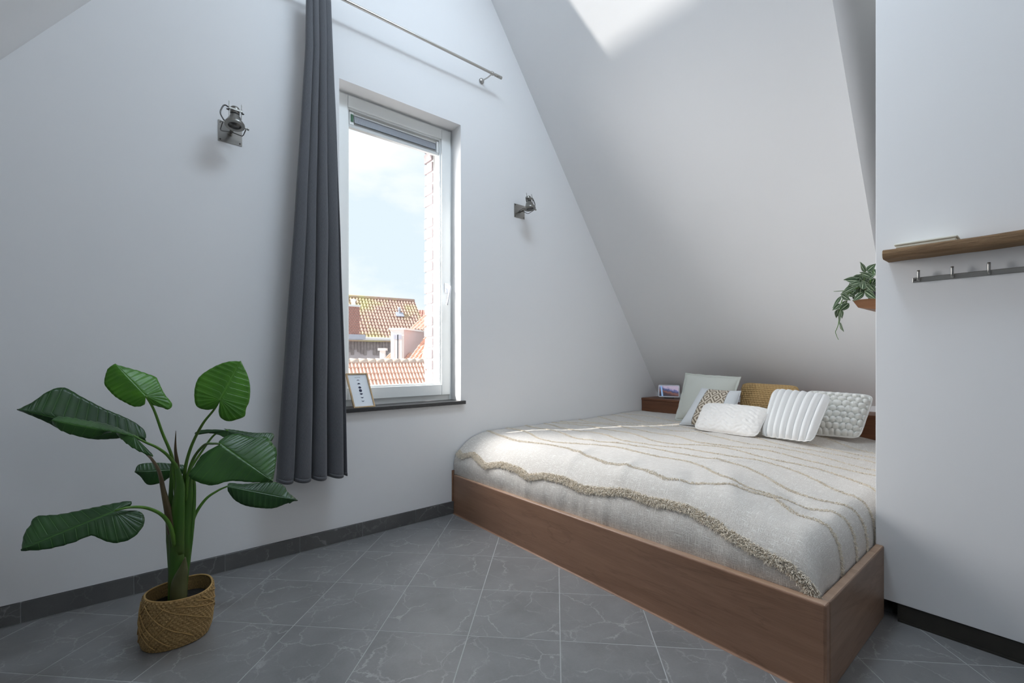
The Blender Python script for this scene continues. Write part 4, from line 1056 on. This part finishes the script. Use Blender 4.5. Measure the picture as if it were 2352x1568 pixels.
# keep its eave parallel to the gable wall direction
def lvl(p, z): q_ = p.copy(); q_.z = z; return q_
RL = Eo(650, 832.7, 14.9); RR = Eo(1015, 830.9, 17.88)
zrg = (RL.z+RR.z)/2; RL.z = RR.z = zrg
dwn = Vector((0, 0, 1)).cross(RR-RL).normalized()
if dwn.dot(Vector((ST, CT, 0))) > 0: dwn = -dwn
V = (Vector((0, 0, 1))*.75+dwn*-.75); V = V.normalized()*1.76
h1 = empty('near_house', RL-Vector((0,0,6)), 'nearest roof of orange clay tiles with pale ridge, below the window view', 'house')
roof(h1, RL-V, RR-RL, V, 45, 6, M['pantile'], True, .06)
b = MB(); u_ = (RR-RL).normalized(); L_ = (RR-RL).length; k = 0
for k in range(int(L_/.30)):
    t = MB(); p0 = RL+u_*(.30*k); t.tube([p0+Vector((0,0,.03)), p0+u_*.31+Vector((0,0,.015))], [.12, .105], 8); t.build('ridge_tile', M['pantile_ridge'], h1, smooth=True)
b = MB(); e0 = RL-V; e1 = RR-V; b.prism([e0-Vector((0,0,.15)), e1-Vector((0,0,.15)), e1-Vector((0,0,8)), e0-Vector((0,0,8))], -dwn*2.4); b.build('wall', M['render_grey'], h1)
b = MB(); b.prism([RL-Vector((0,0,.02))-V*0, RR-Vector((0,0,.02)), RR-V-Vector((0,0,.05)), RL-V-Vector((0,0,.05))], (0, 0, -.06)); b.build('roof_deck', M['dark_wood'], h1)
b = MB(); b.prism([RL-Vector((0,0,.02)), RR-Vector((0,0,.02)), RR-dwn*2.0-Vector((0,0,1.8)), RL-dwn*2.0-Vector((0,0,1.8))], (0, 0, -.06)); b.build('rear_slope', M['pantile'], h1)
# far mossy roof
FL = Eo(770, 775, 27); FR = Eo(985, 779.8, 30.1); FR.z = FL.z = (FL.z+FR.z)/2
TL_ = Eo(790, 681, 29.6); TR_ = Eo(948, 694, 29.0)
h2 = empty('far_house', FL-Vector((0,0,6)), 'far house with mossy red tiled roof and grey wall', 'house')
Uf = FR-FL; dw2 = Vector((0,0,1)).cross(Uf).normalized()
if dw2.dot(Vector((ST, CT, 0))) > 0: dw2 = -dw2
Vf = Vector((0,0,1))*(TL_.z-FL.z)+dw2*-(TL_.z-FL.z)*1.0
F2 = FL-Uf*.45
roof(h2, F2, Uf*1.45, Vf, 42, 13, M['pantile_old'], False, .08)
b = MB(); b.prism([F2-Vector((0,0,.05)), FR-Vector((0,0,.05)), FR+Vf-Vector((0,0,.05)), F2+Vf-Vector((0,0,.05))], (0,0,-.15)); b.build('roof_deck', M['pantile_old'], h2)
b = MB(); b.prism([F2-dw2*.25-Vector((0,0,.12)), FR-dw2*.25-Vector((0,0,.12)), FR-dw2*.25-Vector((0,0,9)), F2-dw2*.25-Vector((0,0,9))], -dw2*4); b.build('wall', M['render_grey'], h2)
b = MB(); b.tube([F2+dw2*.08-Vector((0,0,.03)), FR+dw2*.08-Vector((0,0,.03))], .10, 8); b.build('gutter', M['ext_white'], h2)
ub = Uf.normalized()
for k in range(34):
    t = MB(); p0 = FL-dw2*.22+ub*(.19*k)-Vector((0,0,.14)); hgt = random.uniform(.5, .9)
    t.prism([p0, p0+ub*.17, p0+ub*.17-Vector((0,0,hgt)), p0-Vector((0,0,hgt))], dw2*.03); t.build('board', M['dark_wood'], h2)
rt = FL+Vf
b = MB(); b.tube([rt-Uf*.45+Vector((0,0,.08)), rt+(FR-FL)+Vector((0,0,.08))], .12, 8); b.build('ridge', M['pantile_old'], h2, smooth=True)
# chimney on the far roof
def chimney():
    c = Eo(808, 735, 27.0); r = empty('chimney', c-Vector((0,0,1)), 'red brick chimney stack with white cowl beside the mossy roof', 'chimney')
    s = 27.0/FPX; w = 28*s; x = Uf.normalized(); y = -dw2
    bz = c.z-34*s; tz_ = c.z+30*s; rows = 16; h = (tz_-bz)/rows
    b = MB(); b.obox(Vector((c.x, c.y, (bz+tz_)/2)), x, y, Vector((0,0,1)), w/2-.012, w/2-.012, (tz_-bz)/2); b.build('core', M['mortar'], r)
    nb = 5
    bb = MB()
    for k in range(rows):
        for i in range(nb):
            for face in (-1, 1):
                off = (.5 if k % 2 else 0); x0 = -w/2+(i+off)*w/nb; x1 = min(x0+w/nb-.02, w/2)
                if x1-x0 < .05: continue
                cc = Vector((c.x, c.y, bz+(k+.5)*h))+x*((x0+x1)/2)+dw2*(w/2*1.0)*(1 if face < 0 else -1)
                bb.obox(cc, x, y, Vector((0,0,1)), (x1-x0)/2, .02, h/2-.010)
                cc = Vector((c.x, c.y, bz+(k+.5)*h))+y*((x0+x1)/2)+x*(w/2)*face
                bb.obox(cc, y, x, Vector((0,0,1)), (x1-x0)/2, .02, h/2-.010)
    bb.build('bricks', M['brick'], r, kind='stuff')
    b = MB(); b.obox(Vector((c.x, c.y, tz_+.05)), x, y, Vector((0,0,1)), w/2+.05, w/2+.05, .06); b.build('cap', M['ext_white'], r)
    b = MB(); b.lathe(Vector((c.x, c.y, tz_+.1))+x*.1, (0,0,1), [(.12, 0), (.10, .25), (.16, .27), (.16, .36), (0, .40)], 12); b.build('cowl', M['ext_white'], r)
    b = MB(); b.obox(Vector((c.x, c.y, bz-.12))+x*.12, x, y, Vector((0,0,1)), w/2+.2, w/2+.12, .14); b.build('flashing', M['zinc'], r)
chimney()
rv = empty('roof_vent', Eo(917, 727, 27.9), 'slim grey vent pipe on the mossy tiled roof', 'vent')
b = MB(); p = onplane(917, 725, FL, Uf.cross(Vf).normalized()); rv.location = p; b.lathe(p, (0,0,1), [(.07, 0), (.07, .35), (.10, .37), (.10, .50), (0, .62)], 12); b.build('pipe', M['zinc'], rv)
b = MB(); b.obox(p-dw2*-.10+Vector((0,0,.08)), Uf.normalized(), Vf.normalized(), Uf.normalized().cross(Vf.normalized()), .26, .2, .03); b.build('flashing', M['zinc'], rv)
# middle house: white dormer box and hipped orange roof
h3 = empty('dormer_house', Eo(940, 830, 21)-Vector((0,0,6)), 'middle house with white dormer and steep orange roof at right', 'house')
sD = 20.5
fx = Vector((CT, -ST, 0)); fd = Vector((ST, CT, 0))
dirw = (Eo(928, 800, sD)-Eo(898, 800, sD)).normalized()
A0 = Eo(898, 800, sD); wd = 30*sD/FPX
zt, zb_ = 1-(757-HY)/FPX*sD, 1-(845-HY)/FPX*sD
side = (Eo(975, 800, 22.6)-Eo(928, 800, sD)); side.z = 0; sl_ = side.length; sn = side.normalized()
b = MB(); b.prism([Vector((A0.x, A0.y, zb_)), Vector((A0.x, A0.y, zb_))+dirw*wd, Vector((A0.x, A0.y, zb_))+dirw*wd+side, Vector((A0.x, A0.y, zb_))+side], (0, 0, zt-zb_)); b.build('dormer', M['render_pink'], h3)
b = MB(); b.prism([Vector((A0.x, A0.y, zb_))-fd*.04, Vector((A0.x, A0.y, zb_))-fd*.04+dirw*wd, Vector((A0.x, A0.y, zt))-fd*.04+dirw*wd, Vector((A0.x, A0.y, zt))-fd*.04], fd*.03); b.build('dormer_front', M['ext_white'], h3)
b = MB(); c4 = [Vector((A0.x, A0.y, zt))-fd*.12-dirw*.08, Vector((A0.x, A0.y, zt))-fd*.12+dirw*(wd+.08), Vector((A0.x, A0.y, zt))+dirw*(wd+.1)+side, Vector((A0.x, A0.y, zt))+side-dirw*.08]; b.prism(c4, (0, 0, .07)); b.build('dormer_roof', M['ext_white'], h3)
def rect(x0, x1, y0, y1, dep, name, m, th_=.03, par=None):
    b = MB(); b.prism([Eo(x0, y1, dep), Eo(x1, y1, dep), Eo(x1, y0, dep), Eo(x0, y0, dep)], fd*th_); return b.build(name, m, par or h3)
wf = rect(902.5, 923, 766, 835, sD-.10, 'window', M['ext_white'])
rect(903.5, 907.5, 768, 779, sD-.12, 'pane', M['zinc'], .01, wf); rect(908.2, 912.2, 768, 779, sD-.12, 'pane', M['zinc'], .01, wf)
rect(914.8, 918.4, 768, 779, sD-.12, 'pane', M['zinc'], .01, wf); rect(919, 922.4, 768, 779, sD-.12, 'pane', M['zinc'], .01, wf)
rect(903.2, 904.2, 779, 833, sD-.12, 'glazing_bar', M['zinc'], .01, wf); rect(912.5, 914.8, 768, 833, sD-.125, 'glazing_bar', M['dark_glass'], .01, wf)
# orange slopes right of the dormer
def tri_roof(O, U, V, cols, rows, m):
    roof(h3, O, U, V, cols, rows, m, False, .06)
pA = Eo(985, 716, 23); pB = Eo(1120, 716, 23)
O_ = Eo(942, 756, 22.2); 
Vd = Eo(988, 712, 24.0)-O_; Ud = Eo(1075, 756, 22.0)-O_
tri_roof(O_, Ud, Vd, 14, 7, M['pantile'])
O_ = Eo(930, 838, 19.5); Vd = Eo(990, 757, 21.8)-O_; Ud = Eo(1085, 838, 19.6)-O_
tri_roof(O_, Ud, Vd, 16, 9, M['pantile'])
b = MB(); b.tube([Eo(972, 838, 19.2), Eo(992, 748, 21.3)], .14, 8); b.build('hip_ridge', M['pantile'], h3, smooth=True)
O_ = Eo(872, 838, 20.2); Vd = Eo(897, 812, 21.0)-O_; Ud = Eo(925, 838, 20.2)-O_
tri_roof(O_, Ud, Vd, 8, 3, M['pantile'])
b = MB(); p = Eo(879, 834, 19.8); b.obox(p+Vector((0,0,.28)), fx, fd, Vector((0,0,1)), .10, .10, .30); b.obox(p+Vector((0,0,.60)), fx, fd, Vector((0,0,1)), .17, .15, .05); b.build('chimney_pot', M['ext_white'], h3)
h4 = empty('distant_house', Eo(975, 740, 34)-Vector((0,0,6)), 'red tiled roof edge far behind, right of the mossy roof', 'house')
O_ = Eo(940, 745, 33); roof(h4, O_, Eo(1060, 748, 33)-O_, Eo(945, 712, 34)-O_, 20, 5, M['brick'], False, .05)
b = MB(); b.prism([Eo(940, 745, 33.1), Eo(1060, 748, 33.1), Eo(1060, 860, 33.1), Eo(940, 860, 33.1)], fd*2); b.build('wall', M['render_grey'], h4)
b = MB(); b.box(-60, 90, 3.2, 120, -7.2, -7.0); b.build('ground', M['ground'], kind='structure')
